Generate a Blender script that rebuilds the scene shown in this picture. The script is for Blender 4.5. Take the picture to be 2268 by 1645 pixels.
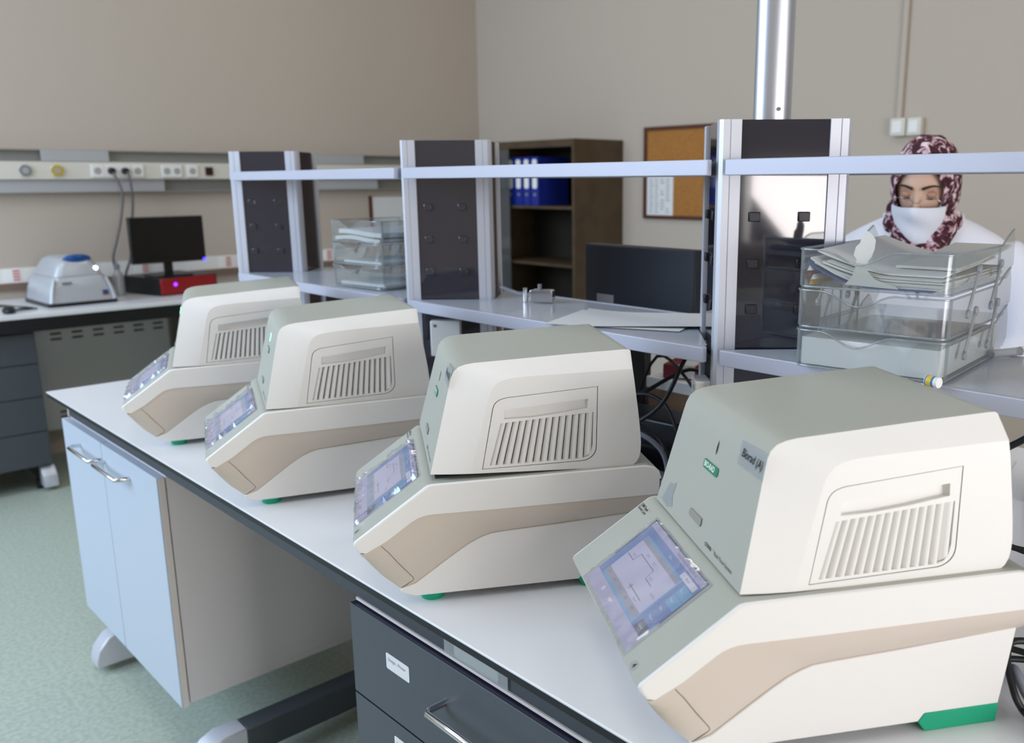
import bpy, bmesh, math, random
from mathutils import Vector, Matrix
from math import sin, cos, pi, radians, sqrt

# ------------------------------------------------------------------ clear
for o in list(bpy.data.objects):
    bpy.data.objects.remove(o, do_unlink=True)
scene = bpy.context.scene
COL = scene.collection
rnd = random.Random(7)

# ------------------------------------------------------------------ camera
W_IMG, H_IMG = 2268.0, 1645.0
F_PX, CX, CY = 1963.62, 1282.57, 840.35
YAW, PITCH, ROLL = 0.767251562, 0.219914096, -0.0051376
CAM_Z = 1.5088
fw = Vector((sin(YAW)*cos(PITCH), cos(YAW)*cos(PITCH), -sin(PITCH)))
rt = Vector((cos(YAW), -sin(YAW), 0)); up = rt.cross(fw)
r2 = rt*cos(ROLL) + up*sin(ROLL); u2 = -rt*sin(ROLL) + up*cos(ROLL)
cd = bpy.data.cameras.new('camera'); cam = bpy.data.objects.new('camera', cd); COL.objects.link(cam)
cam.matrix_world = Matrix(((r2.x, u2.x, -fw.x, 0), (r2.y, u2.y, -fw.y, 0), (r2.z, u2.z, -fw.z, CAM_Z), (0, 0, 0, 1)))
cd.sensor_fit = 'HORIZONTAL'; cd.sensor_width = 36.0; cd.lens = 36.0*F_PX/W_IMG
cd.shift_x = (W_IMG/2 - CX)/W_IMG; cd.shift_y = (CY - H_IMG/2)/W_IMG
cd.clip_start = 0.02; cd.clip_end = 100
cd.dof.use_dof = True; cd.dof.focus_distance = 1.28; cd.dof.aperture_fstop = 5.0
scene.camera = cam

# ------------------------------------------------------------------ world, light, exposure
scene.view_settings.view_transform = 'Standard'
scene.view_settings.look = 'None'
scene.view_settings.gamma = 1.0
scene.view_settings.use_curve_mapping = False
scene.view_settings.exposure = 0.0
wd = bpy.data.worlds.new('sky'); scene.world = wd; wd.use_nodes = True
bg = wd.node_tree.nodes['Background']
bg.inputs[0].default_value = (0.62, 0.75, 1.0, 1); bg.inputs[1].default_value = 1.0
def area(name, loc, to, sx, sy, power, col):
    l = bpy.data.lights.new(name, 'AREA'); l.shape = 'RECTANGLE'; l.size = sx; l.size_y = sy
    l.energy = power; l.color = col
    o = bpy.data.objects.new(name, l); COL.objects.link(o); o.location = loc
    o.rotation_euler = (Vector(to)-Vector(loc)).to_track_quat('-Z', 'Y').to_euler()
    return o
XL, XR, YB, YF, ZC = -1.95, 4.35, -2.7, 5.6, 3.7     # room
# daylight through the left hand windows (cool, open sky) and through the window behind the camera (warmer)
area('daylight_left', (XL-0.75, 3.7, 2.75), (0.8, 2.3, 0.9), 3.8, 2.2, 225, (0.62, 0.79, 1.0))
area('daylight_back', (-1.05, YB-0.45, 1.38), (-1.05, 0, 1.38), 1.9, 0.8, 62, (1.0, 0.92, 0.88))
area('daylight_glazing', (0.75, YB-0.25, 1.35), (0.75, 0, 1.2), 2.3, 2.1, 93, (1.0, 0.97, 0.95))
# weak fill lamps added under the unseen ceiling to lift upward faces
FILL_LAMPS = [(0.2, 1.0), (2.6, 1.0), (0.2, 3.8), (2.6, 3.8)]
for i, (x, y) in enumerate(FILL_LAMPS):
    area('ceiling_fill', (x, y, ZC-0.035), (x, y, 0), 0.56, 1.16, 9, (1.0, 0.96, 0.92))

# ------------------------------------------------------------------ materials
def s2l(c):
    c = c/255.0
    return c/12.92 if c <= 0.04045 else ((c+0.055)/1.055)**2.4
def rgb(*c): return (s2l(c[0]), s2l(c[1]), s2l(c[2]), 1.0)
MATS = {}
def mat(name, col, rough=0.5, metal=0.0, spec=0.5, noise=None, bump=None, emit=None, coat=0.0, trans=0.0, ior=1.45, alpha=None):
    """principled; noise=(scale, second colour, lo, hi); bump=(scale, strength)"""
    m = bpy.data.materials.new(name); m.use_nodes = True
    nt = m.node_tree; b = nt.nodes['Principled BSDF']
    b.inputs['Base Color'].default_value = rgb(*col)
    b.inputs['Roughness'].default_value = rough; b.inputs['Metallic'].default_value = metal
    b.inputs['Specular IOR Level'].default_value = spec; b.inputs['IOR'].default_value = ior
    b.inputs['Coat Weight'].default_value = coat; b.inputs['Transmission Weight'].default_value = trans
    if coat: b.inputs['Coat Roughness'].default_value = 0.08
    if noise or bump:
        tc = nt.nodes.new('ShaderNodeTexCoord')
    if noise:
        n = nt.nodes.new('ShaderNodeTexNoise'); n.inputs['Scale'].default_value = noise[0]; n.inputs['Detail'].default_value = 4
        nt.links.new(tc.outputs['Object'], n.inputs['Vector'])
        r = nt.nodes.new('ShaderNodeValToRGB'); r.color_ramp.elements[0].position = noise[2]; r.color_ramp.elements[1].position = noise[3]
        r.color_ramp.elements[0].color = rgb(*col); r.color_ramp.elements[1].color = rgb(*noise[1])
        nt.links.new(n.outputs['Fac'], r.inputs['Fac']); nt.links.new(r.outputs['Color'], b.inputs['Base Color'])
    if bump:
        n2 = nt.nodes.new('ShaderNodeTexNoise'); n2.inputs['Scale'].default_value = bump[0]; n2.inputs['Detail'].default_value = 3
        nt.links.new(tc.outputs['Object'], n2.inputs['Vector'])
        bp = nt.nodes.new('ShaderNodeBump'); bp.inputs['Strength'].default_value = bump[1]; bp.inputs['Distance'].default_value = 0.002
        nt.links.new(n2.outputs['Fac'], bp.inputs['Height']); nt.links.new(bp.outputs['Normal'], b.inputs['Normal'])
    if emit:
        b.inputs['Emission Color'].default_value = rgb(*emit[0]); b.inputs['Emission Strength'].default_value = emit[1]
    MATS[name] = m
    return m
def emission(name, col, strength, gloss=True):
    return mat(name, (8, 8, 10), 0.12 if gloss else 0.5, emit=(col, strength))
def clear(name, tint, gloss=0.10, haze=0.06, rough=0.05, edge=0.5):
    """thin clear plastic: transparent + glossy by facing + a little haze"""
    m = bpy.data.materials.new(name); m.use_nodes = True; nt = m.node_tree; nt.nodes.clear()
    out = nt.nodes.new('ShaderNodeOutputMaterial')
    t = nt.nodes.new('ShaderNodeBsdfTransparent'); t.inputs[0].default_value = rgb(*tint)
    g = nt.nodes.new('ShaderNodeBsdfGlossy'); g.inputs['Roughness'].default_value = rough
    d = nt.nodes.new('ShaderNodeBsdfDiffuse'); d.inputs[0].default_value = rgb(218, 222, 226)
    lw = nt.nodes.new('ShaderNodeLayerWeight'); lw.inputs['Blend'].default_value = 0.25
    mr = nt.nodes.new('ShaderNodeMapRange'); mr.inputs['To Min'].default_value = gloss; mr.inputs['To Max'].default_value = edge
    nt.links.new(lw.outputs['Facing'], mr.inputs['Value'])
    m1 = nt.nodes.new('ShaderNodeMixShader'); m1.inputs[0].default_value = haze
    nt.links.new(t.outputs[0], m1.inputs[1]); nt.links.new(d.outputs[0], m1.inputs[2])
    m2 = nt.nodes.new('ShaderNodeMixShader'); nt.links.new(mr.outputs[0], m2.inputs[0])
    nt.links.new(m1.outputs[0], m2.inputs[1]); nt.links.new(g.outputs[0], m2.inputs[2])
    nt.links.new(m2.outputs[0], out.inputs[0]); MATS[name] = m
    return m

M_WALL = mat('wall_paint', (189, 177, 164), 0.85, bump=(180, 0.05))
M_CEIL = mat('ceiling_paint', (225, 222, 216), 0.9)
M_FLOOR = mat('vinyl_floor', (166, 178, 164), 0.45, noise=(70, (184, 192, 178), 0.40, 0.60))
M_TOP = mat('white_laminate', (230, 231, 234), 0.22, bump=(400, 0.02))
M_BLACK = mat('black_phenolic', (26, 28, 33), 0.4, spec=0.35)
M_RAIL = mat('dark_blue_steel', (62, 66, 74), 0.45)
M_CABW = mat('white_cabinet_board', (220, 217, 220), 0.4, bump=(300, 0.03))
M_DOOR = mat('white_door_window_tint', (188, 196, 208), 0.4, bump=(300, 0.03))  # blue cast of the window light mixed into the white door colour
M_CABED = mat('cabinet_edge_band', (222, 214, 210), 0.4)
M_CABD = mat('anthracite_board', (72, 77, 84), 0.42, bump=(350, 0.04))
M_CABDE = mat('anthracite_edge', (40, 40, 62), 0.4)
M_CHROME = mat('chrome', (215, 215, 218), 0.12, metal=1.0)
M_ALU = mat('satin_aluminium', (205, 207, 216), 0.38, metal=0.35, spec=0.6)
M_ALUB = mat('brushed_aluminium', (198, 202, 212), 0.36, metal=0.85)
M_PANEL = mat('dark_glossy_panel', (46, 45, 56), 0.06, spec=0.8, coat=0.65)
M_PANEL.node_tree.nodes['Principled BSDF'].inputs['Coat Roughness'].default_value = 0.03
M_PANELDK = mat('hook_dark_reflection', (34, 34, 42), 0.35)  # nearest tower's hooks: dark reflection put into the colour, others use the panel material
M_SHELF = mat('pale_glossy_shelf', (186, 192, 204), 0.16, spec=0.6)
M_SHELFE = mat('shelf_edge_alu', (188, 190, 204), 0.36, metal=0.15)
M_MW = mat('instrument_white', (234, 232, 229), 0.42, bump=(900, 0.03))
M_MG = mat('instrument_grey_green', (175, 176, 165), 0.42, bump=(900, 0.03))
M_MB = mat('instrument_beige', (209, 197, 185), 0.45, bump=(900, 0.03))
M_MGAP = mat('instrument_gap', (40, 38, 42), 0.6)
M_SEAM = mat('instrument_seam', (112, 106, 98), 0.7)
M_SLATBACK = mat('vent_back', (84, 80, 74), 0.8)
M_BTN = mat('instrument_button', (150, 147, 138), 0.35)
M_GREEN = mat('green_rubber', (10, 158, 118), 0.5)
M_LOGO = mat('logo_green', (36, 132, 96), 0.4)
M_WHITE = mat('print_white', (240, 240, 236), 0.5)
M_INK = mat('ink_black', (28, 28, 32), 0.6)
M_TAPE = clear('matte_tape', (240, 242, 242), 0.05, 0.22, 0.3, 0.2)
M_LEDOFF = mat('led_off', (42, 40, 38), 0.2)
M_LEDGREEN = emission('led_green', (120, 255, 190), 6.0)
M_LEDWHITE = emission('led_white', (205, 215, 255), 9.0)
M_LEDBLUE = emission('led_blue', (60, 50, 255), 5.0)
M_LEDVIO = emission('led_violet', (120, 40, 255), 5.0)
M_FILM = clear('screen_film', (240, 240, 246), 0.08, 0.16, 0.12, 0.55)
M_ACR = clear('clear_acrylic', (248, 250, 250), 0.06, 0.05, 0.04, 0.32)
M_ACRE = clear('acrylic_edge', (226, 232, 233), 0.09, 0.18, 0.12, 0.34)
M_ACRS = clear('frosted_strut', (205, 210, 212), 0.10, 0.38, 0.2, 0.4)
M_PAPER = mat('paper', (226, 226, 226), 0.8)
M_PAPER2 = mat('paper_warm', (214, 212, 206), 0.8)
M_PAPERB = mat('folder_blue', (44, 74, 150), 0.5)
M_PRED = mat('folder_red', (120, 34, 40), 0.6)
M_PYEL = mat('folder_yellow', (196, 150, 40), 0.6)
M_PGREY = mat('print_grey', (150, 152, 160), 0.8)
M_WOODC = mat('walnut_board', (84, 68, 48), 0.5, noise=(9, (70, 56, 38), 0.35, 0.7))
M_WOODD = mat('walnut_dark', (44, 38, 28), 0.6)
M_CORK = mat('cork', (176, 122, 62), 0.9, noise=(140, (150, 98, 46), 0.4, 0.65), bump=(200, 0.2))
M_CORKF = mat('cork_frame', (84, 44, 28), 0.5)
M_BINDER = mat('binder_blue', (26, 44, 140), 0.45)
M_BLK = mat('black_plastic', (20, 21, 23), 0.35)
M_BLKS = mat('black_screen', (10, 11, 13), 0.22)
M_MONBACK = mat('monitor_dark_back', (26, 30, 40), 0.5)
M_SILV = mat('silver_plastic', (186, 189, 194), 0.3, metal=0.25)
M_SILVD = mat('grey_plastic', (128, 130, 136), 0.4)
M_BLUE = mat('blue_gloss', (16, 74, 140), 0.1)
M_RED = mat('red_gloss', (150, 12, 16), 0.3)
M_CABLE = mat('black_cable', (22, 23, 25), 0.45)
M_CABLEG = mat('grey_cable', (124, 128, 142), 0.45)
M_TRUNK = mat('trunking_cream', (214, 210, 198), 0.4)
M_TRUNKG = mat('trunking_grey', (172, 172, 174), 0.5)
M_TRUNKD = mat('trunking_channel', (140, 138, 132), 0.6)
M_SOCK = mat('socket_white', (232, 230, 226), 0.35)
M_SOCKD = mat('socket_hole', (168, 164, 158), 0.6)
M_MAROON = mat('socket_maroon', (92, 26, 34), 0.5)
M_YEL = mat('socket_yellow', (190, 160, 40), 0.5)
M_RADI = mat('radiator_white', (196, 196, 194), 0.5)
M_FRAME = mat('window_frame_white', (228, 228, 226), 0.4)
M_SKIN = mat('skin', (206, 168, 146), 0.5)
M_LID = mat('eyelid_skin', (178, 134, 114), 0.5)
M_BROW = mat('brow_hair', (52, 38, 32), 0.8)
M_MASK = mat('mask_cloth', (224, 227, 238), 0.85, bump=(60, 0.25))
M_COAT = mat('coat_cotton', (222, 224, 236), 0.85, bump=(35, 0.25))
M_TROU = mat('trouser_dark', (40, 42, 52), 0.8)
M_SHOE = mat('shoe_black', (25, 25, 28), 0.5)
M_GLS = clear('spectacle_plastic', (236, 238, 238), 0.12, 0.05, 0.05, 0.6)
def scarf_mat():
    m = mat('scarf_print', (70, 22, 38), 0.8, bump=(70, 0.3)); nt = m.node_tree; b = nt.nodes['Principled BSDF']
    tc = nt.nodes.new('ShaderNodeTexCoord')
    n = nt.nodes.new('ShaderNodeTexNoise'); n.inputs['Scale'].default_value = 52; n.inputs['Detail'].default_value = 3; n.inputs['Distortion'].default_value = 0.9
    nt.links.new(tc.outputs['Object'], n.inputs['Vector'])
    r = nt.nodes.new('ShaderNodeValToRGB'); e = r.color_ramp.elements
    e[0].position = 0.43; e[0].color = rgb(52, 18, 30); e[1].position = 0.66; e[1].color = rgb(222, 210, 214)
    x = e.new(0.515); x.color = rgb(84, 28, 46)
    x = e.new(0.56); x.color = rgb(176, 138, 150)
    nt.links.new(n.outputs['Fac'], r.inputs['Fac']); nt.links.new(r.outputs['Color'], b.inputs['Base Color'])
    return m
M_SCARF = scarf_mat()

# ------------------------------------------------------------------ mesh helpers
class MB:
    def __init__(self): self.v = []; self.f = []; self.m = []
    def add(self, vs, fs, mi=0):
        b = len(self.v); self.v += [tuple(x) for x in vs]
        for f in fs: self.f.append(tuple(b+i for i in f)); self.m.append(mi)
        return self
    def box(self, a, b, mi=0, rz=0.0, piv=None):
        x0, x1 = sorted((a[0], b[0])); y0, y1 = sorted((a[1], b[1])); z0, z1 = sorted((a[2], b[2]))
        vs = [(x0,y0,z0),(x1,y0,z0),(x1,y1,z0),(x0,y1,z0),(x0,y0,z1),(x1,y0,z1),(x1,y1,z1),(x0,y1,z1)]
        if rz:
            px, py = piv if piv else ((x0+x1)/2, (y0+y1)/2); c, s = cos(rz), sin(rz)
            vs = [(px+c*(x-px)-s*(y-py), py+s*(x-px)+c*(y-py), z) for x, y, z in vs]
        return self.add(vs, [(0,3,2,1),(4,5,6,7),(0,1,5,4),(1,2,6,5),(2,3,7,6),(3,0,4,7)], mi)
    def prism(self, poly, f, mi=0, cap0=None, cap1=None):
        """poly: 2D points; f(p, k) -> 3D for k=0,1"""
        n = len(poly); vs = [f(p, 0) for p in poly] + [f(p, 1) for p in poly]
        self.add(vs, [(i, (i+1) % n, n+(i+1) % n, n+i) for i in range(n)], mi)
        b = len(self.v)-2*n
        self.f.append(tuple(b+i for i in reversed(range(n)))); self.m.append(mi if cap0 is None else cap0)
        self.f.append(tuple(b+n+i for i in range(n))); self.m.append(mi if cap1 is None else cap1)
        return self
    def rings(self, rs, mi=0, caps=True, closed=True):
        n = len(rs[0]); b = len(self.v)
        for r in rs: self.v += [tuple(p) for p in r]
        for k in range(len(rs)-1):
            for i in range(n if closed else n-1):
                j = (i+1) % n
                self.f.append((b+k*n+i, b+k*n+j, b+(k+1)*n+j, b+(k+1)*n+i)); self.m.append(mi)
        if caps and closed:
            self.f.append(tuple(b+i for i in reversed(range(n)))); self.m.append(mi)
            self.f.append(tuple(b+(len(rs)-1)*n+i for i in range(n))); self.m.append(mi)
        return self
    def tube(self, path, r, n=8, mi=0, smooth=True, closed_path=False):
        P = [Vector(p) for p in path]
        if smooth and len(P) > 2: P = catmull(P)
        rr = r if callable(r) else (lambda t: r)
        rs = []; prev = None
        for i, p in enumerate(P):
            d = (P[min(i+1, len(P)-1)] - P[max(i-1, 0)])
            if d.length < 1e-9: d = Vector((0, 0, 1))
            d.normalize()
            if prev is None:
                a = Vector((0, 0, 1)) if abs(d.z) < 0.9 else Vector((1, 0, 0)); s = d.cross(a).normalized()
            else:
                s = (prev - d*prev.dot(d))
                s = s.normalized() if s.length > 1e-6 else d.orthogonal().normalized()
            prev = s; t = d.cross(s); R = rr(i/max(1, len(P)-1))
            rs.append([p + s*(R*cos(2*pi*k/n)) + t*(R*sin(2*pi*k/n)) for k in range(n)])
        return self.rings(rs, mi)
    def cyl(self, a, b, r0, r1=None, n=16, mi=0):
        r1 = r0 if r1 is None else r1
        a, b = Vector(a), Vector(b); d = (b-a).normalized(); s = d.orthogonal().normalized(); t = d.cross(s)
        return self.rings([[p + s*(r*cos(2*pi*k/n)) + t*(r*sin(2*pi*k/n)) for k in range(n)] for p, r in ((a, r0), (b, r1))], mi)
    def ball(self, c, r, n=16, m=10, mi=0, rot=None):
        rx, ry, rz = r if isinstance(r, (tuple, list)) else (r, r, r); c = Vector(c)
        rs = []
        for j in range(1, m):
            ph = pi*j/m
            ring = []
            for i in range(n):
                q = Vector((rx*sin(ph)*cos(2*pi*i/n), ry*sin(ph)*sin(2*pi*i/n), -rz*cos(ph)))
                if rot: q = rot @ q
                ring.append(c+q)
            rs.append(ring)
        self.rings(rs, mi, caps=False)
        b = len(self.v); t0 = Vector((0, 0, -rz)); t1 = Vector((0, 0, rz))
        if rot: t0 = rot @ t0; t1 = rot @ t1
        self.v += [tuple(c+t0), tuple(c+t1)]; base = b-(m-1)*n
        for i in range(n):
            self.f.append((b, base+(i+1) % n, base+i)); self.m.append(mi)
            self.f.append((b+1, base+(m-2)*n+i, base+(m-2)*n+(i+1) % n)); self.m.append(mi)
        return self
    def quad(self, a, b, c, d, mi=0): return self.add([a, b, c, d], [(0, 1, 2, 3)], mi)
    def mesh(self, name, mats, smooth=None):
        me = bpy.data.meshes.new(name); me.from_pydata(self.v, [], self.f)
        for m in (mats if isinstance(mats, (list, tuple)) else [mats]): me.materials.append(m)
        me.polygons.foreach_set('material_index', self.m)
        bm = bmesh.new(); bm.from_mesh(me); bmesh.ops.recalc_face_normals(bm, faces=bm.faces); bm.to_mesh(me); bm.free()
        if smooth is not None:
            me.polygons.foreach_set('use_smooth', [True]*len(me.polygons)); me.set_sharp_from_angle(angle=radians(smooth))
        me.update(); return me
    def build(self, name, mats, parent=None, smooth=None, bevel=0.0, seg=2):
        me = self.mesh(name, mats, smooth if smooth is not None else (50 if bevel else None))
        o = bpy.data.objects.new(name, me); COL.objects.link(o)
        if parent: o.parent = parent
        if bevel:
            md = o.modifiers.new('bevel', 'BEVEL'); md.width = bevel; md.segments = seg; md.limit_method = 'ANGLE'; md.angle_limit = radians(35)
            md.harden_normals = False
        return o
def catmull(P, k=6):
    out = []
    for i in range(len(P)-1):
        p0, p1, p2, p3 = P[max(i-1, 0)], P[i], P[i+1], P[min(i+2, len(P)-1)]
        for j in range(k):
            t = j/k
            out.append(0.5*((2*p1)+(p2-p0)*t+(2*p0-5*p1+4*p2-p3)*t*t+(3*p1-p0-3*p2+p3)*t**3))
    out.append(P[-1]); return out
def resamp2(P, k=5): return [(v.x, v.y) for v in catmull([Vector((a, b, 0)) for a, b in P], k)]
def tag(o, label=None, cat=None, group=None, kind=None):
    if label: o['label'] = label
    if cat: o['category'] = cat
    if group: o['group'] = group
    if kind: o['kind'] = kind
    return o
def thing(name, loc, label, cat, rz=0.0, group=None):
    o = bpy.data.objects.new(name, None); COL.objects.link(o); o.location = loc; o.rotation_euler = (0, 0, rz)
    o.empty_display_size = 0.05
    return tag(o, label, cat, group)
def copy_tree(o, parent=None):
    c = o.copy(); COL.objects.link(c)
    if parent: c.parent = parent
    for ch in [x for x in o.children]: copy_tree(ch, c)
    return c
def struct(o): o['kind'] = 'structure'; return o
def text_geo(s, size, align='LEFT', shear=0.0, bold=0.0, spacing=1.0):
    cu = bpy.data.curves.new('text', 'FONT'); cu.body = s; cu.size = size; cu.align_x = align; cu.align_y = 'CENTER'
    cu.shear = shear; cu.offset = bold; cu.space_character = spacing; cu.resolution_u = 3; cu.fill_mode = 'FRONT'
    o = bpy.data.objects.new('text', cu); COL.objects.link(o)
    dg = bpy.context.evaluated_depsgraph_get(); me = o.evaluated_get(dg).to_mesh()
    vs = [v.co.copy() for v in me.vertices]; fs = [tuple(p.vertices) for p in me.polygons]
    o.evaluated_get(dg).to_mesh_clear(); bpy.data.objects.remove(o, do_unlink=True); bpy.data.curves.remove(cu)
    return vs, fs
def put_text(mb, s, size, org, ex, ey, mi=0, align='LEFT', shear=0.0, bold=0.0, sx=1.0, spacing=1.0):
    vs, fs = text_geo(s, size, align, shear, bold, spacing)
    org, ex, ey = Vector(org), Vector(ex), Vector(ey)
    mb.add([org + ex*(v.x*sx) + ey*v.y for v in vs], fs, mi)
def rrect(w, h, r, n=4):
    pts = []
    for cx_, cy_, a0 in ((w/2-r, h/2-r, 0), (-w/2+r, h/2-r, 90), (-w/2+r, -h/2+r, 180), (w/2-r, -h/2+r, 270)):
        for i in range(n+1):
            a = radians(a0+90*i/n); pts.append((cx_+r*cos(a), cy_+r*sin(a)))
    return pts

# ------------------------------------------------------------------ setting
T = 0.2
b = MB(); b.box((XL-T, YB-T, -0.1), (XR+T, YF+T, 0)); struct(b.build('floor', M_FLOOR))
b = MB(); b.box((XL-T, YB-T, ZC), (XR+T, YF+T, ZC+0.1)); struct(b.build('ceiling', M_CEIL))
b = MB(); b.box((XL-T, YF, 0), (XR+T, YF+T, ZC)); struct(b.build('wall_back', M_WALL))
b = MB(); b.box((XR, YB-T, 0), (XR+T, YF, ZC)); struct(b.build('wall_right', M_WALL))
LW = (1.75, 5.5, 1.0, 3.5)      # left wall window band (y0,y1,z0,z1)
b = MB(); b.box((XL-T, YB-T, 0), (XL, YF, LW[2])); b.box((XL-T, YB-T, LW[3]), (XL, YF, ZC))
b.box((XL-T, YB-T, LW[2]), (XL, LW[0], LW[3])); b.box((XL-T, LW[1], LW[2]), (XL, YF, LW[3])); struct(b.build('wall_left', M_WALL))
BW = (-1.42, -0.66, 1.06, 1.64)   # small window and tall glazing behind the camera (x0,x1,z0,z1)
BG = (-0.42, 1.85, 0.25, 2.45)
b = MB(); b.box((XL, YB-T, 0), (BW[0], YB, ZC)); b.box((BW[1], YB-T, 0), (BG[0], YB, ZC)); b.box((BG[1], YB-T, 0), (XR, YB, ZC))
for q in (BW, BG): b.box((q[0], YB-T, 0), (q[1], YB, q[2])); b.box((q[0], YB-T, q[3]), (q[1], YB, ZC))
struct(b.build('wall_front', M_WALL))
def wframe(name, horiz, a0, a1, z0, z1, c, n):
    m = MB(); w = 0.05
    def bx(u0, u1, q0, q1):
        if horiz: m.box((u0, c-0.04, q0), (u1, c+0.04, q1))
        else: m.box((c-0.04, u0, q0), (c+0.04, u1, q1))
    bx(a0, a1, z0, z0+w); bx(a0, a1, z1-w, z1)
    for i in range(n+1):
        u = a0+(a1-a0-w)*i/n; bx(u, u+w, z0+w, z1-w)
    struct(m.build(name, M_FRAME))
wframe('window_1', False, LW[0], LW[1], LW[2], LW[3], XL-0.1, 4)
wframe('window_2', True, BW[0], BW[1], BW[2], BW[3], YB-0.1, 1)
wframe('window_3', True, BG[0], BG[1], BG[2], BG[3], YB-0.1, 3)
m = MB(); m.prism([(-1.75, 1.646), (-0.90, 0.828), (-0.90, 0.0), (-2.5, 0.0), (-2.5, 1.646)], lambda p, k: (p[0], YB-0.30-0.03*k, p[1]))  # unseen board added between area light and window, shapes the tower's diagonal reflection
o = m.build('parapet', M_CABD); tag(o, 'dark sloping stair parapet outside the window, mirrored in nearest tower panel', 'parapet')
LL = ['ceiling light panel nearest the camera at left', 'ceiling light panel above the nearest shelf tower', 'ceiling light panel near the windows and wall bench', 'ceiling light panel near the corner cupboard']
for i, (x, y) in enumerate(FILL_LAMPS):
    g = thing('fill_lamp_panel', (x, y, ZC), LL[i], 'ceiling light', 0, 'ceiling light panels')
    m = MB(); m.box((-0.32, -0.62, -0.02), (0.32, 0.62, 0)); m.build('housing', M_FRAME, g)

# conduit and switch box on the right hand wall
m = MB(); m.box((XR-0.022, 2.178, 1.80), (XR, 2.206, ZC)); o = m.build('wall_conduit', M_WALL, None, bevel=0.004)
tag(o, 'thin wall painted cable conduit running down to twin socket box', 'conduit')
g = thing('wall_socket_box', (XR, 2.14, 1.765), 'cream twin wall box under conduit beside headscarf', 'socket')
for y0, y1, d in ((0.005, 0.085, 0.045), (-0.075, 0.0, 0.04)):
    m = MB(); m.box((-d, y0, -0.045), (0, y1, 0.042)); f = m.build('box_cover', M_TRUNK, g, bevel=0.006)
    m = MB(); m.box((-d-0.004, y0+0.014, -0.03), (-d, y1-0.014, 0.028)); m.build('rocker', M_SOCK, f, bevel=0.002)

# ------------------------------------------------------------------ central bench
BX0, BX1, BY0, BY1, BZ = 0.647, 2.11, -0.9, 2.98, 0.90
bench = thing('lab_bench', (0, 0, 0), 'long white laminate worktop bench with black edge and steel feet', 'bench')
m = MB(); m.box((BX0, BY0, BZ-0.004), (BX1, BY1, BZ)); m.build('worktop', M_TOP, bench, bevel=0.0012)
m = MB(); m.box((BX0+0.0015, BY0+0.0015, BZ-0.0165), (BX1-0.0015, BY1-0.0015, BZ-0.004)); m.build('worktop_core', M_BLACK, bench, bevel=0.002)
m = MB(); m.box((0.69, BY0+0.05, 0.825), (0.72, 2.935, 0.8835)); m.box((2.04, BY0+0.05, 0.825), (2.07, 2.935, 0.8835))
for y in (2.915, 2.11, 0.36): m.box((0.72, y-0.02, 0.825), (2.04, y+0.02, 0.8835))
m.build('frame_rail', M_RAIL, bench, bevel=0.002)
m = MB(); m.box((0.688, 2.935, 0.823), (0.722, 2.941, 0.8835)); m.build('rail_end_cap', M_SOCK, bench, bevel=0.001)
def foot(y):
    m = MB(); m.box((0.80, y-0.032, 0.045), (1.98, y+0.032, 0.125)); f = m.build('foot_beam', M_CABD, bench, bevel=0.004)
    prof = [(0.66, 0.02), (0.80, 0.02), (0.80, 0.127), (0.735, 0.127), (0.70, 0.112), (0.668, 0.075), (0.658, 0.04)]
    m = MB(); m.prism(prof, lambda p, k: (p[0], y-0.034+0.068*k, p[1])); m.build('foot_cap', M_ALU, f, bevel=0.004)
    m = MB(); m.prism([(2.64-a, z) for a, z in prof], lambda p, k: (p[0], y-0.034+0.068*k, p[1])); m.build('foot_cap', M_ALU, f, bevel=0.004)
    m = MB(); m.cyl((0.86, y, 0.0), (0.86, y, 0.022), 0.026, n=18); m.cyl((0.86, y, 0.022), (0.86, y, 0.046), 0.01); m.build('levelling_foot', M_BLK, f, smooth=40)
    m = MB(); m.cyl((1.78, y, 0.0), (1.78, y, 0.022), 0.026, n=18); m.cyl((1.78, y, 0.022), (1.78, y, 0.046), 0.01); m.build('levelling_foot', M_BLK, f, smooth=40)
    m = MB(); m.box((1.33, y-0.03, 0.125), (1.43, y+0.03, 0.825)); m.build('upright', M_CABD, f, bevel=0.004)
for y in (2.90, 2.11, 0.36): foot(y)
# strip of tape and label on the bench edge
o = thing('edge_label', (0.6885, 0.930, 0.829), 'strip of clear tape with paper label on the rail above the dark drawers', 'label')
m = MB(); m.box((-0.0012, -0.052, 0.001), (-0.0004, 0.050, 0.030)); m.build('paper_strip', M_PAPER2, o)
m = MB(); m.box((-0.0020, -0.074, -0.001), (-0.0013, 0.074, 0.036)); m.build('tape', M_TAPE, o)

# white two-door cabinet hung under the far end
cab = thing('white_base_cabinet', (0, 0, 0), 'white two door cabinet hung under the far end of the bench', 'cabinet')
m = MB(); m.box((0.702, 2.182, 0.196), (1.26, 2.978, 0.214)); m.box((0.702, 2.182, 0.80), (1.26, 2.978, 0.818)); m.box((1.242, 2.2, 0.214), (1.26, 2.96, 0.80))
m.box((0.702, 2.182, 0.214), (1.26, 2.2, 0.80)); m.box((0.702, 2.96, 0.214), (1.26, 2.978, 0.80)); m.build('carcass', M_CABW, cab, bevel=0.001)
for y0, y1, hy in ((2.610, 2.980, 2.705), (2.180, 2.606, 2.482)):
    m = MB(); m.box((0.679, y0, 0.192), (0.698, y1, 0.812)); d = m.build('door', M_DOOR, cab, bevel=0.0012)
    m = MB(); m.tube([(0.68, hy+0.098, 0.764), (0.655, hy+0.098, 0.764), (0.645, hy+0.09, 0.764), (0.645, hy-0.09, 0.764), (0.655, hy-0.098, 0.764), (0.68, hy-0.098, 0.764)], 0.0052, 10, smooth=False)
    m.build('handle', M_CHROME, d, smooth=60)
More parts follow.
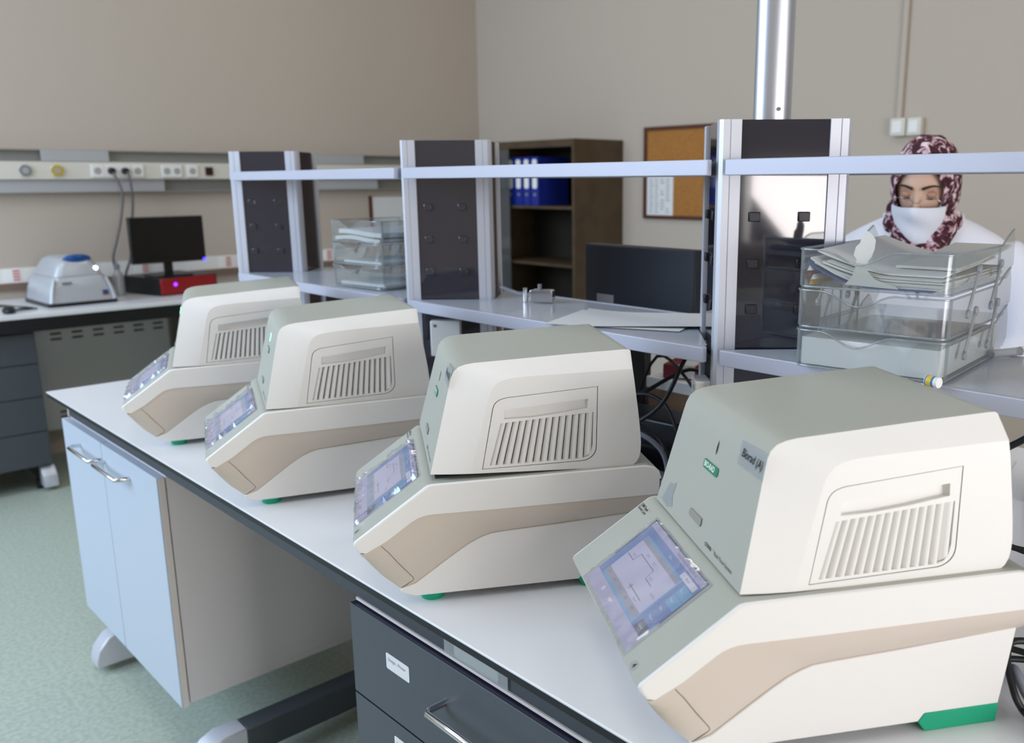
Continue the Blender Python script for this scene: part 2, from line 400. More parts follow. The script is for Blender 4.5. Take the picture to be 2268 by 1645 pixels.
m = MB(); m.box((0.684, 2.1785, 0.193), (0.698, 2.1800, 0.811)); m.build('door_edge', M_CABED, cab)

# anthracite drawer unit hung under the near part
dr = thing('dark_drawer_unit', (0, 0, 0), 'anthracite drawer unit with chrome bar handles and paper labels', 'cabinet')
Y0, Y1 = 0.50, 1.267
m = MB(); m.box((0.701, Y0+0.003, 0.03), (1.25, Y0+0.02, 0.816)); m.box((0.701, Y1-0.02, 0.03), (1.25, Y1-0.003, 0.816)); m.box((0.701, Y0+0.02, 0.03), (1.25, Y1-0.02, 0.048))
m.box((0.701, Y0+0.02, 0.80), (1.25, Y1-0.02, 0.816)); m.box((1.23, Y0+0.02, 0.048), (1.25, Y1-0.02, 0.80)); m.build('carcass', M_CABD, dr, bevel=0.001)
m = MB(); m.box((0.6885, Y0, 0.8195), (0.6985, Y1-0.006, 0.8245)); m.build('edge_strip', M_CABED, dr)
hz = [(0.651, 0.816), (0.484, 0.648), (0.318, 0.481), (0.035, 0.315)]
for i, (z0, z1) in enumerate(hz):
    m = MB(); m.box((0.679, Y0, z0), (0.697, Y1, z1)); d = m.build('drawer_front', M_CABD, dr, bevel=0.0015)
    m = MB(); m.box((0.6795, Y0+0.002, z1-0.0003), (0.6965, Y1-0.002, z1+0.0002)); m.build('drawer_edge', M_CABDE, d)
    zc = z0+0.097 if i < 3 else z1-0.07; ya, yb = 0.999, 0.810
    m = MB(); m.tube([(0.68, ya, zc), (0.652, ya, zc), (0.6435, ya-0.008, zc), (0.6435, yb+0.008, zc), (0.652, yb, zc), (0.68, yb, zc)], 0.0058, 12, smooth=False)
    m.build('handle', M_CHROME, d, smooth=60)
    if i < 2:
        lw, lc = 0.066, ((1.124, z1-0.062), (1.112, z1-0.040))[i]
        m = MB(); m.prism(rrect(lw, 0.028, 0.003), lambda p, k: (0.6788-0.0006*k, lc[0]-p[0], lc[1]+p[1])); l = m.build('paper_label', M_PAPER, d)
        t = MB(); put_text(t, ('Design - Primer', 'MAVi KLOR')[i], (0.0085, 0.0105)[i], (0.6779, lc[0]+0.028, lc[1]+(0.004, 0.001)[i]), (0, -1, 0), (0, 0, 1), shear=0.2, sx=0.95)
        t.build('handwriting', M_INK if i else M_PGREY, l)

# ------------------------------------------------------------------ reagent shelf towers and shelves
SX0, SX1 = 1.21, 1.515
SQ = 0.2175
TOW = [0.926, 1.880, 2.868]
def tower(yc, label, hk=None):
    """diamond plan column: corner at -X; local frame origin at that corner"""
    g = thing('shelf_tower', (1.218, yc, BZ), label, 'shelf post', 0, 'dark panelled shelf towers')
    e1 = Vector((0.70711, -0.70711, 0)); e2 = Vector((0.70711, 0.70711, 0))
    top = 1.607-BZ; P = 0.036
    def P3(a, c, z): v = e1*a + e2*c; return (v.x, v.y, z)
    # corner posts, each an extrusion with chamfered outer corner and grooves
    def post(a0, c0, sa, sc):
        q = [(0, 0.006), (0.006, 0), (0.017, 0), (0.018, 0.0015), (0.019, 0), (P, 0), (P, 0.012), (0.012, 0.012), (0.012, P), (0, P), (0, 0.019), (0.0015, 0.018), (0, 0.017)]
        m = MB(); m.prism(q, lambda p, k: P3(a0+sa*p[0], c0+sc*p[1], top*k)); m.build('corner_post', M_ALU, g)
    for a0, c0, sa, sc in ((0, 0, 1, 1), (SQ, 0, -1, 1), (0, SQ, 1, -1), (SQ, SQ, -1, -1)): post(a0, c0, sa, sc)
    def panel(f, hooks):
        def slab(u0, u1, w0, w1, z0, z1):
            c = [f(u0, w0), f(u1, w0), f(u1, w1), f(u0, w1)]
            m.add([P3(a, b_, z) for z in (z0, z1) for a, b_ in c], [(0,3,2,1),(4,5,6,7),(0,1,5,4),(1,2,6,5),(2,3,7,6),(3,0,4,7)])
        m = MB(); slab(P-0.004, SQ-P+0.004, 0.004, 0.008, 0.003, top-0.003); pn = m.build('panel', M_PANEL, g)
        if hooks:
            for z in (0.393, 0.471, 0.549, 0.21, 0.13):
                for u in (0.062, 0.145):
                    m = MB(); slab(u-0.0095, u+0.0095, -0.002, 0.004, z-0.008, z+0.008); m.build('hook', hk or M_PANEL, pn, bevel=0.0015)
    panel(lambda u, w: (u, w), True); panel(lambda u, w: (w, u), True)
    panel(lambda u, w: (u, SQ-w), False); panel(lambda u, w: (SQ-w, u), False)
    m = MB(); q = [P3(0.004, 0.004, 0), P3(SQ-0.004, 0.004, 0), P3(SQ-0.004, SQ-0.004, 0), P3(0.004, SQ-0.004, 0)]
    m.add([(x, y, z) for z in (top-0.003, top-0.0005) for x, y, _ in q], [(0,3,2,1),(4,5,6,7),(0,1,5,4),(1,2,6,5),(2,3,7,6),(3,0,4,7)]); m.build('top_cap', M_PANEL, g)
    return g
tower(TOW[0], 'nearest dark panelled shelf tower with silver pole rising from its top', M_PANELDK)
tower(TOW[1], 'middle dark panelled shelf tower between two shelf bays')
tower(TOW[2], 'farthest dark panelled shelf tower, left end of the shelves')
# service pole from the nearest tower to the ceiling
pole = thing('service_pole', (1.373, 0.931, 1.607), 'brushed oval aluminium pole rising from nearest shelf tower to ceiling', 'pole')
ang = radians(45)
m = MB()
def oval(z):
    r = []
    for i in range(40):
        a = 2*pi*i/40; x, y = 0.033*cos(a), 0.026*sin(a)
        if abs(sin(a)) < 0.12 and cos(a) < 0: x += 0.002
        r.append((x*cos(-ang)-y*sin(-ang), x*sin(-ang)+y*cos(-ang), z))
    return r
m.rings([oval(0.0), oval(ZC-1.607)]); m.build('pole_tube', M_ALUB, pole, smooth=40)
m = MB(); v = Vector((-0.7071, -0.7071, 0)); c0 = v*0.0252 + Vector((0.7071, -0.7071, 0))*0.006; m.cyl(c0+Vector((0, 0, 0.022)), c0+v*0.0025+Vector((0, 0, 0.022)), 0.0035, n=14); m.build('screw', M_SILVD, pole)

def shelf(y0, y1, z0, z1, name, label, cut0, cut1):
    """plan polygon between two diamond towers; cut = tower corner y or None"""
    g = thing(name, (0, 0, 0), label, 'shelf', 0, 'long shelves between the towers')
    xe = SX0+0.012; pts = []
    def end(yv, s, cut):
        if cut is None: return [(xe, yv), (SX1-0.012, yv)]
        xm = 1.218+SQ*0.70711
        k = SQ*0.70711
        tip = cut+s*k
        return [(xe, cut+s*0.026), (xe+0.02, cut+s*0.034), (xm, tip+s*0.004), (SX1-0.012, cut+s*0.034)]
    a = end(y0, 1, cut0); c = end(y1, -1, cut1)
    pts = a + list(reversed(c))
    m = MB(); m.prism(pts, lambda p, k: (p[0], p[1], z0+0.002+(z1-z0-0.003)*k)); m.build('shelf_board', M_SHELF, g)
    yy0 = y0 if cut0 is None else cut0+0.018; yy1 = y1 if cut1 is None else cut1-0.018
    m = MB(); m.box((SX0, yy0, z0), (xe, yy1, z1)); m.build('front_rail', M_SHELFE, g, bevel=0.0015)
    ya = y0 if cut0 is None else cut0+0.05; yb = y1 if cut1 is None else cut1-0.05
    m = MB(); m.box((SX1-0.012, ya, z0), (SX1, yb, z1)); m.build('back_rail', M_SHELFE, g, bevel=0.0015)
    return g
Z1, Z2 = 1.225, 1.543
shelf(-0.25, 0, Z1-0.027, Z1, 'lower_shelf', 'pale lower shelf at the right carrying clear letter trays', None, TOW[0])
shelf(0, 0, Z1-0.027, Z1, 'lower_shelf', 'pale lower shelf with loose papers between nearest and middle tower', TOW[0], TOW[1])
shelf(0, 0, Z1-0.027, Z1, 'lower_shelf', 'pale lower shelf between middle and farthest tower', TOW[1], TOW[2])
shelf(-0.25, 0, Z2-0.026, Z2, 'upper_shelf', 'empty upper shelf rail in front of the woman\'s forehead', None, TOW[0])
shelf(0, 0, Z2-0.026, Z2, 'upper_shelf', 'empty upper shelf rail between nearest and middle tower', TOW[0], TOW[1])
shelf(0, 0, Z2-0.026, Z2, 'upper_shelf', 'empty upper shelf rail between middle and farthest tower', TOW[1], TOW[2])

# ------------------------------------------------------------------ thermal cyclers
def yO(z): return 0.1465 - 0.0215*min(1, max(0, (z-0.19)/0.155))
FP1, FP2 = Vector((-0.105, 0, 0.1905)), Vector((-0.0745, 0, 0.3200))
FE = (FP2-FP1).normalized(); FN = Vector((-FE.z, 0, FE.x))
def FR(y, s, d=0.0): return FP1 + FE*s + FN*d + Vector((0, y, 0))
SP1, SP2 = Vector((-0.2185, 0, 0.1085)), Vector((-0.111, 0, 0.1863))
SE = (SP2-SP1).normalized(); SN = Vector((-SE.z, 0, SE.x))
def SL(y, s, d=0.0): return SP1 + SE*s + SN*d + Vector((0, y, 0))
LEFTW = (0, -1, 0)

def film_mesh(amp, seed):
    fr = random.Random(seed); m = MB(); N1, N2 = 34, 22; gr = []
    for i in range(N1+1):
        for j in range(N2+1):
            y = 0.0985-0.2035*i/N1; s = 0.0005+0.1235*j/N2; q = min(i, N1-i, j, N2-j)
            e = 0 if q == 0 else max(0, 1-(q-1)/3.2)
            gr.append(SL(y, s, (0.0010 if q == 0 else 0.0024)+amp*e*fr.random()+0.0005*sin(y*90+s*40)))
    m.add(gr, [(i*(N2+1)+j, (i+1)*(N2+1)+j, (i+1)*(N2+1)+j+1, i*(N2+1)+j+1) for i in range(N1) for j in range(N2)]); return m
def make_cycler(label):
    g = thing('thermal_cycler', (0, 0, BZ), label, 'lab instrument', 0, 'thermal cyclers in a row along the bench')
    # ---- base shell: grey green deck and sloped front, white side bands
    top = resamp2([(-0.2185, 0.1085), (-0.2185, 0.1085)], 1)
    up_ = [(-0.2105, 0.0925), (-0.2160, 0.1005), (-0.2185, 0.1065), (-0.2165, 0.1105), (-0.1150, 0.1835), (-0.1110, 0.1860), (-0.1050, 0.1872), (0.2150, 0.1905), (0.2280, 0.1880), (0.2370, 0.1800), (0.2405, 0.1690)]
    low = [(-0.2105, 0.0918), (-0.2014, 0.0920), (-0.1713, 0.1081), (-0.1361, 0.1331), (-0.1290, 0.1373), (-0.1215, 0.1402), (-0.1130, 0.1420), (-0.1030, 0.1427), (-0.0150, 0.1425), (0.2233, 0.1445), (0.2360, 0.1446)]
    YB_ = 0.165; rr = 0.0045
    m = MB()
    # cross strip over the top, then white rounded shoulder, then band
    prof = [(0.2360, 0.1446)] + list(reversed(up_)) 
    def inset(p):  # top edge rounding: pull points towards the inside for the side plane
        cx_, cz_ = -0.02, 0.145
        d = Vector((cx_-p[0], cz_-p[1])); d.normalize(); return (p[0]+d.x*rr*0.9, p[1]+d.y*rr*0.9)
    A = up_; n = len(A)
    r0 = [(x, -(YB_-rr), z) for x, z in A]; r1 = [(x, (YB_-rr), z) for x, z in A]
    m.rings([r0, r1], 0, closed=False)
    for s in (-1, 1):
        q = []
        for k in range(4):
            a = k/3*pi/2
            q.append([(x+(inset((x, z))[0]-x)*(1-cos(a)), s*(YB_-rr+rr*sin(a)), z+(inset((x, z))[1]-z)*(1-cos(a))) for x, z in A])
        m.rings(q, 1, closed=False)
        last = q[-1]
        loop = last + [(x, s*YB_, z) for x, z in reversed(low[1:])]
        m.add(loop, [tuple(range(len(loop)))], 1)
        # underside lip of the band
        m.rings([[(x, s*YB_, z) for x, z in low], [(x, s*(YB_-0.004), z) for x, z in low]], 1, closed=False)
    m.add([(0.2405, -YB_+rr, 0.169), (0.2405, YB_-rr, 0.169), (0.236, YB_-rr, 0.1446), (0.236, -YB_+rr, 0.1446)], [(0, 1, 2, 3)], 1)
    base = m.build('base_shell', [M_MG, M_MW], g, smooth=40)
    # ---- beige skirt
    U = [(-0.2098, 0.0916), (-0.2014, 0.0922), (-0.1850, 0.1007), (-0.1713, 0.1083), (-0.1500, 0.1234), (-0.1361, 0.1333), (-0.1290, 0.1375), (-0.1215, 0.1404), (-0.1130, 0.1422), (-0.1030, 0.1430), (-0.0600, 0.1429), (-0.0150, 0.1428), (0.0800, 0.1434), (0.2233, 0.1448), (0.2360, 0.1448)]
    L = [(-0.2078, 0.0862), (-0.1965, 0.0688), (-0.1800, 0.0485), (-0.1552, 0.0258), (-0.1335, 0.0325), (-0.0900, 0.0626), (-0.0656, 0.0790), (-0.0480, 0.0895), (-0.0342, 0.0955), (-0.0200, 0.0998), (-0.0080, 0.1008), (0.0040, 0.1015), (0.0850, 0.1055), (0.2270, 0.1130), (0.2360, 0.1135)]
    m = MB()
    for s in (-1, 1):
        rows = []
        for t in (0, 0.2, 0.45, 0.7, 0.88, 1.0):
            rows.append([(u[0]+(l[0]-u[0])*t, s*(0.1635-0.0145*t**2.2), u[1]+(l[1]-u[1])*t) for u, l in zip(U, L)])
        m.rings(rows, 0, closed=False)
    nose = [U[0]] + L[:4]
    m.rings([[(x, -y, z) for (x, z), y in zip(nose, (0.1635, 0.150, 0.149, 0.149, 0.149))], [(x, y, z) for (x, z), y in zip(nose, (0.1635, 0.150, 0.149, 0.149, 0.149))]], 0, closed=False)
    m.build('skirt', M_MB, g, smooth=50)
    # ---- white lower body
    m = MB(); yb = 0.1515
    poly = [(-0.1560, 0.0235), (-0.1540, 0.0200), (-0.1345, 0.0125), (0.1120, 0.0125), (0.2130, 0.0125), (0.2200, 0.0580), (0.2280, 0.1150)] + [(x, z) for x, z in reversed(L[4:13])] + [(-0.1552, 0.0262)]
    m.prism(poly, lambda p, k: (p[0], -yb+2*yb*k, p[1])); m.build('lower_body', M_MW, g, bevel=0.0012)
    # feet
    for s in (-1, 1):
        m = MB(); m.prism([(0.1125, 0.0130), (0.1200, 0.0228), (0.2140, 0.0228), (0.2125, 0.0), (0.1215, 0.0)], lambda p, k: (p[0], s*(yb+0.0012)-s*0.03*k, p[1])); m.build('rear_foot_strip', M_GREEN, g, bevel=0.001)
    for s in (-1, 1):
        m = MB(); m.cyl((-0.108, s*0.128, 0), (-0.108, s*0.128, 0.014), 0.017, 0.019, 24); m.build('front_foot', M_GREEN, g, smooth=50)
    # access cover seam on the skirt
    for s in (-1, 1):
        m = MB(); path = [(-0.1790, 0.1005), (-0.1750, 0.0955), (-0.1690, 0.0885), (-0.1545, 0.0680), (-0.1400, 0.0480), (-0.1360, 0.0415), (-0.1372, 0.0375), (-0.1450, 0.0325), (-0.1545, 0.0262)]
        def onsk(x, z):
            # find t from nearest station
            best = None
            for (ux, uz), (lx, lz) in zip(U[:6], L[:6]):
                d = Vector((lx-ux, lz-uz)); k = ((x-ux)*d.x+(z-uz)*d.y)/d.length_squared; k = min(1, max(0, k))
                e = (Vector((ux, uz))+d*k-Vector((x, z))).length
                if best is None or e < best[0]: best = (e, k)
            return s*(0.1637-0.0145*best[1]**2.2)
        m.tube([(x, onsk(x, z), z) for x, z in path], 0.00045, 5); m.build('cover_seam', M_SEAM, g)
    # gasket between base and lid
    m = MB(); m.prism([(-0.098, 0), (0.2, 0), (0.2, 1), (-0.098, 1)], lambda p, k: (p[0], -0.139+0.278*p[1], 0.1855+0.0045*k)); m.build('gasket', M_MGAP, g)
    # ---- touch screen (flat print on a lit display)
    UI = [emission('screen_lavender', (176, 172, 216), 0.70), emission('screen_blue', (66, 112, 190), 0.72), emission('screen_panel', (192, 192, 230), 0.74),
          emission('screen_grey', (160, 160, 186), 0.6), emission('screen_cyan', (80, 160, 214), 0.72), emission('screen_navy', (62, 66, 110), 0.5), emission('screen_white', (220, 222, 246), 0.7), emission('screen_ink', (60, 60, 100), 0.35), M_BLK] if 'screen_lavender' not in MATS else [MATS['screen_'+k] for k in ('lavender', 'blue', 'panel', 'grey', 'cyan', 'navy', 'white', 'ink')]+[M_BLK]
    m = MB()
    def R(y0, s0, y1, s1, mi, d=0.0006): m.quad(SL(y0, s0, d), SL(y1, s0, d), SL(y1, s1, d), SL(y0, s1, d), mi)
    # glass bed and thin dark bezel
    vs = [SL(y, s, d) for d in (-0.003, 0.0003) for y, s in ((0.095, 0.0045), (-0.0985, 0.0045), (-0.0985, 0.1215), (0.095, 0.1215))]
    m.add(vs, [(0,3,2,1),(4,5,6,7),(0,1,5,4),(1,2,6,5),(2,3,7,6),(3,0,4,7)], 8)
    R(0.0915, 0.0065, -0.0965, 0.1200, 0)
    R(0.0915, 0.0255, -0.0965, 0.1115, 1, 0.0008)
    R(0.0740, 0.0260, -0.0610, 0.1010, 4, 0.0009)
    R(0.0915, 0.1010, -0.0965, 0.1115, 1, 0.00095)
    R(0.0742, 0.0300, -0.0580, 0.0980, 2, 0.0010)
    R(0.0742, 0.0300, -0.0580, 0.0395, 3, 0.0012); R(0.0742, 0.0915, -0.0580, 0.0980, 3, 0.0012)
    for i in range(5):
        s0 = 0.0265+i*0.0148; R(-0.0700, s0, -0.0960, s0+0.0138, (5, 1, 1, 4, 4)[i], 0.0011)
        put_text(m, ('Cancel', 'Pause', 'Skip', 'View', 'Run')[i], 0.0048, SL(-0.0730, s0+0.0070, 0.0014), LEFTW, SE, 6)
    R(-0.0480, 0.1010, -0.0925, 0.1092, 6, 0.0012)
    put_text(m, 'Block', 0.005, SL(-0.062, 0.1051, 0.0015), LEFTW, SE, 7)
    put_text(m, 'Status: Running Remote Control', 0.0050, SL(-0.006, 0.1156, 0.0011), LEFTW, SE, 7)
    put_text(m, 'Run', 0.0050, SL(0.0, 0.1060, 0.0015), LEFTW, SE, 6)
    def ln(pts, w=0.0005):
        for (ya, sa), (yb2, sb) in zip(pts[:-1], pts[1:]):
            d = Vector((yb2-ya, sb-sa)); nrm = Vector((-d.y, d.x)).normalized()*w
            m.quad(SL(ya+nrm.x, sa+nrm.y, 0.0014), SL(yb2+nrm.x, sb+nrm.y, 0.0014), SL(yb2-nrm.x, sb-nrm.y, 0.0014), SL(ya-nrm.x, sa-nrm.y, 0.0014), 7)
    ln([(0.0708, 0.0672), (0.0482, 0.0672), (0.0466, 0.0798), (-0.0035, 0.0800), (-0.0056, 0.0673), (-0.0278, 0.0671)]); ln([(0.0084, 0.0478), (-0.0372, 0.0476)])
    for y, s, t in ((0.060, 0.0720, '50°C'), (0.036, 0.0850, '95°C'), (0.012, 0.0850, '95°C'), (-0.010, 0.0715, '55°C'), (-0.022, 0.0430, 'Step 2'), (0.066, 0.0350, '0:30'), (0.042, 0.0350, '3:00'), (0.018, 0.0350, '0:15'), (-0.007, 0.0350, '0:30'), (-0.034, 0.0350, '0:00'), (-0.040, 0.0620, 'GOTO'), (0.060, 0.0948, '1'), (0.033, 0.0948, '2'), (0.006, 0.0948, '3'), (-0.022, 0.0948, '4')):
        put_text(m, t, 0.0046, SL(y, s, 0.0015), LEFTW, SE, 7)
    m.prism([(0.0034*cos(2*pi*i/16), 0.0034*sin(2*pi*i/16)) for i in range(16)], lambda p, k: SL(0.0405+p[0], 0.0175+p[1], 0.0009+0.0003*k), 6)
    R(0.0130, 0.0150, 0.0050, 0.0195, 6, 0.001); R(0.0050, 0.0170, 0.0020, 0.0205, 6, 0.001); R(-0.0005, 0.0440, 0.0045, 0.0505, 3, 0.0013)
    for y in (0.055, 0.024, -0.006, -0.036, -0.066): R(y, 0.0070, y-0.0006, 0.0252, 3, 0.0009)
    m.build('touch_screen', UI, base)
    # crinkled plastic film stuck over the screen
    film_mesh(0.0030, 3).build('screen_film', M_FILM, base, smooth=25)
    m = MB(); put_text(m, 'C1000 Touch', 0.0062, SL(0.1600, 0.1195, 0.0004), LEFTW, SE, bold=0.00009, sx=0.83); put_text(m, 'Thermal Cycler', 0.0062, SL(0.1600, 0.1140, 0.0004), LEFTW, SE, sx=0.83)
    put_text(m, 'TM', 0.002, SL(0.1265, 0.1210, 0.0004), LEFTW, SE); m.build('model_lettering', M_INK, base)

    # ---- lid: grey green shell
    O = [(-0.1050, 0.1892), (-0.0885, 0.2590), (-0.0755, 0.3140), (-0.0722, 0.3270), (-0.0680, 0.3360), (-0.0610, 0.3420), (-0.0510, 0.3455), (-0.0390, 0.3475), (0.0202, 0.3515), (0.1030, 0.3572), (0.1850, 0.3620), (0.1930, 0.3620), (0.1965, 0.3600)]
    Yo = [yO(z) for x, z in O]
    Rr = [((0.1935, 0.3370), 0.1505), ((0.1962, 0.3190), 0.1517), ((0.1995, 0.2980), 0.152), ((0.2036, 0.2720), 0.152), ((0.2072, 0.2460), 0.152), ((0.2095, 0.2240), 0.152), ((0.2093, 0.2115), 0.152), ((0.2075, 0.2015), 0.152), ((0.2036, 0.1940), 0.152), ((0.1978, 0.1890), 0.152), ((0.1870, 0.1868), 0.152)]
    m = MB()
    prof = [(p, y) for p, y in zip(O, Yo)] + Rr
    NW = 10; rws = []
    for (x, z), y in prof:
        rws.append([(x, -y+2*y*k/NW, z) for k in range(NW+1)])
    m.rings(rws, 0, closed=False)
    m.rings([rws[-1], rws[0]], 0, closed=False)
    lid = m.build('lid', M_MG, g, smooth=35)
    # white side panels
    I = [(-0.0477, 0.1888), (-0.0330, 0.2500), (-0.0205, 0.3020), (-0.0160, 0.3140), (-0.0095, 0.3215), (-0.0010, 0.3262), (0.0110, 0.3290), (0.0250, 0.3303), (0.0500, 0.3318), (0.1200, 0.3345), (0.1800, 0.3370), (0.1880, 0.3372), (0.1920, 0.3372)]
    HOLE = [(-0.0307, 0.1945), (-0.0168, 0.2770), (-0.0155, 0.2848), (-0.0135, 0.2905), (-0.0105, 0.2945), (-0.0065, 0.2974), (-0.0015, 0.2993), (0.0045, 0.3008), (0.1404, 0.3130), (0.1407, 0.2220), (0.1402, 0.2165), (0.1385, 0.2112), (0.1355, 0.2068), (0.1315, 0.2035), (0.1265, 0.2010), (0.1205, 0.1995)]
    def flat_with_hole(mb, outer, holes, f, mi=0):
        bm = bmesh.new(); eds = []
        for lp in [outer]+holes:
            vv = [bm.verts.new((p[0], p[1], 0)) for p in lp]
            eds += [bm.edges.new((vv[i], vv[(i+1) % len(vv)])) for i in range(len(vv))]
        bmesh.ops.triangle_fill(bm, use_beauty=True, use_dissolve=False, edges=eds)
        bm.verts.index_update(); bm.verts.ensure_lookup_table()
        mb.add([f(v.co.x, v.co.y) for v in bm.verts], [tuple(v.index for v in fc.verts) for fc in bm.faces], mi); bm.free()
    YI = 0.152
    for s in (-1, 1):
        m = MB()
        rows = []
        for t, bl in ((0, 0), (0.15, 0.03), (0.5, 0.34), (0.85, 0.80), (1, 1)):
            rows.append([(o_[0]+(i_[0]-o_[0])*t, s*(y+(YI-y)*(t*0.75+bl*0.25)+ (0.0012*sin(pi*t))), o_[1]+(i_[1]-o_[1])*t) for o_, i_, y in zip(O, I, Yo)])
        m.rings(rows, 0, closed=False)
        outer = I + [(p[0], p[1]) for p, y in Rr[1:]]
        flat_with_hole(m, outer, [HOLE] if s < 0 else [], lambda x, z: (x, s*YI, z))
        # small closing strip at the rear upper corner
        m.add([(0.1965, s*Yo[-1], 0.3600), (0.192, s*YI, 0.3372), (0.1935, s*0.1505, 0.3370)], [(0, 1, 2)])
        m.add([(0.192, s*YI, 0.3372), (0.1962, s*YI, 0.319), (0.1935, s*0.1505, 0.3370)], [(0, 1, 2)])
        sp = m.build('side_panel', M_MW, lid, smooth=24)
    # vent insert on the near side
    def sh(lp, k):  # shrink towards centroid-ish
        cx_ = sum(p[0] for p in lp)/len(lp); cz_ = sum(p[1] for p in lp)/len(lp)
        return [(p[0]+(cx_-p[0])*k/abs(max(0.03, Vector((p[0]-cx_, p[1]-cz_)).length)), p[1]+(cz_-p[1])*k/abs(max(0.03, Vector((p[0]-cx_, p[1]-cz_)).length))) for p in lp]
    HI = sh(HOLE, 0.0011)
    RC = [(0.0015, 0.2685), (0.0030, 0.2830), (0.1265, 0.2945), (0.1275, 0.2805), (0.0800, 0.2735), (0.0400, 0.2695)]
    SV = [(-0.0195, 0.1995), (-0.0035, 0.2625), (0.1345, 0.2740), (0.1345, 0.2240), (0.1322, 0.2135), (0.1270, 0.2065), (0.1190, 0.2035)]
    ys = -YI
    m = MB(); flat_with_hole(m, HI, [RC, SV], lambda x, z: (x, ys+0.0003, z))
    n = len(HI); m.rings([[(x, ys+0.0003, z) for x, z in HI], [(x, ys+0.005, z) for x, z in HI]], 0, caps=False)
    m.rings([[(x, ys+0.0003, z) for x, z in RC], [(x*0.96+0.002, ys+0.0085, z-0.001) for x, z in RC]], 0, caps=False)
    m.add([(x*0.96+0.002, ys+0.0085, z-0.001) for x, z in RC], [tuple(range(len(RC)))])
    m.rings([[(x, ys+0.0003, z) for x, z in SV], [(x, ys+0.012, z) for x, z in SV]], 0, caps=False)
    m.build('vent_frame', M_MW, lid, smooth=20)
    m = MB(); m.add([(x, ys+0.012, z) for x, z in SV], [tuple(range(len(SV)))]); m.rings([[(x, ys, z) for x, z in HOLE], [(x, ys+0.006, z) for x, z in HOLE]], 0, caps=False); m.build('vent_recess', M_SLATBACK, lid)
    NS = 14
    for i in range(NS):
        a = i/NS; c = (i+(0.82 if i < NS-1 else 0.98))/NS
        def bt(t):
            xb = -0.0195+(0.1330+0.0195)*t; zb = 0.1995+(0.2035-0.1995)*t
            if t > 0.90: zb += 0.011*((t-0.90)/0.10)**1.6
            xt = -0.0035+(0.1345+0.0035)*t; zt = 0.2625+(0.2740-0.2625)*t
            if t > 0.90: xb = xb + (xt-xb)*0.15*((t-0.9)/0.1)
            return (xb, zb), (xt, zt)
        (bx0, bz0), (tx0, tz0) = bt(a); (bx1, bz1), (tx1, tz1) = bt(c)
        # louvre: slightly crowned, sinking to its left edge
        pr_ = ((0.0, 0.0044), (0.30, 0.0016), (0.62, 0.0002), (0.86, 0.0007), (1.0, 0.0026))
        cut = []
        for q, dy in pr_:
            (bx0, bz0), (tx0, tz0) = bt(a+(c-a)*q)
            cut.append([(bx0, ys+dy, bz0), (tx0, ys+dy, tz0), (tx0, ys+0.0066, tz0), (bx0, ys+0.0066, bz0)])
        m = MB(); m.rings(cut); m.build('slat', M_MW, lid, smooth=45)
    # badge, lettering, button, status light, on the lid front
    m = MB(); m.prism(rrect(0.0465, 0.0112, 0.0040), lambda p, k: FR(0.0005-p[0], 0.0905+p[1], -0.0006*(-1)*k+0.0001)); m.build('maker_badge', M_LOGO, lid)
    m = MB(); put_text(m, 'BIO-RAD', 0.0096, FR(0.0206, 0.0905, 0.0009), LEFTW, FE, bold=0.00025, sx=0.86); m.build('badge_lettering', M_WHITE, lid)
    m = MB(); m.prism([(0, -0.0085), (0.0012, -0.003), (0.0013, 0.001), (0.0, 0.0085), (-0.0013, 0.001), (-0.0012, -0.003)], lambda p, k: FR(-0.0038+p[0], 0.1165+p[1], 0.0005*k+0.0001)); m.build('status_light', M_LEDOFF, lid)
    m = MB(); m.prism([(-0.019, 0.0045), (-0.021, 0.0), (-0.019, -0.0045), (0.019, -0.0055), (0.0205, -0.002), (0.0195, 0.0045)], lambda p, k: FR(0.0075-p[0], 0.0262+p[1], 0.0016*k)); m.build('lid_button', M_BTN, lid, bevel=0.0006)
    m = MB(); put_text(m, 'CFX96', 0.0062, FR(-0.0350, 0.0098, 0.0004), LEFTW, FE, bold=0.0001, sx=1.15); put_text(m, 'TM', 0.0022, FR(-0.0600, 0.0118, 0.0004), LEFTW, FE)
    put_text(m, 'Real-Time System', 0.0062, FR(-0.0645, 0.0098, 0.0004), LEFTW, FE, sx=1.18); m.build('lid_lettering', M_INK, lid)
    return g
POSES = [(0.87607672, 2.22142287, -0.36953317), (0.8551315, 1.68418852, -0.37578517), (0.85718575, 1.09913106, -0.54187048), (0.87551757, 0.56565362, -0.55523656)]
cyc = [None]*4
cyc[3] = make_cycler('nearest thermal cycler, large at the right edge, screen graph clearly readable')
for i in (2, 1, 0): cyc[i] = copy_tree(cyc[3])
for i, (x, y, t) in enumerate(POSES): cyc[i].location = (x, y, BZ); cyc[i].rotation_euler = (0, 0, t)
cyc[2]['label'] = 'second nearest thermal cycler with its lid slightly raised over a dark gap'
cyc[1]['label'] = 'third thermal cycler with small green lamp, standing above the white cabinet'
cyc[0]['label'] = 'farthest thermal cycler at the far end of the bench, partly hidden'
def child(o, n, deep=True):
    return [c for c in o.children_recursive if c.name.split('.')[0] == n]
def swapmat(o, m): o.data = o.data.copy(); o.data.materials[0] = m
for i in (0, 1): swapmat(child(cyc[i], 'status_light')[0], M_LEDGREEN)
for i in (0, 1, 2): child(cyc[i], 'screen_film')[0].data = film_mesh(0.0075, 11+i).mesh('screen_film', M_FILM, 25)
# the third one's lid is hinged slightly open
lid3 = child(cyc[2], 'lid')[0]
al = 0.0229; hz_, hx_ = 0.19, 0.22
lid3.rotation_euler = (0, al, 0); lid3.location = (hx_-(hx_*cos(al)+hz_*sin(al)), 0, hz_-(-hx_*sin(al)+hz_*cos(al)))
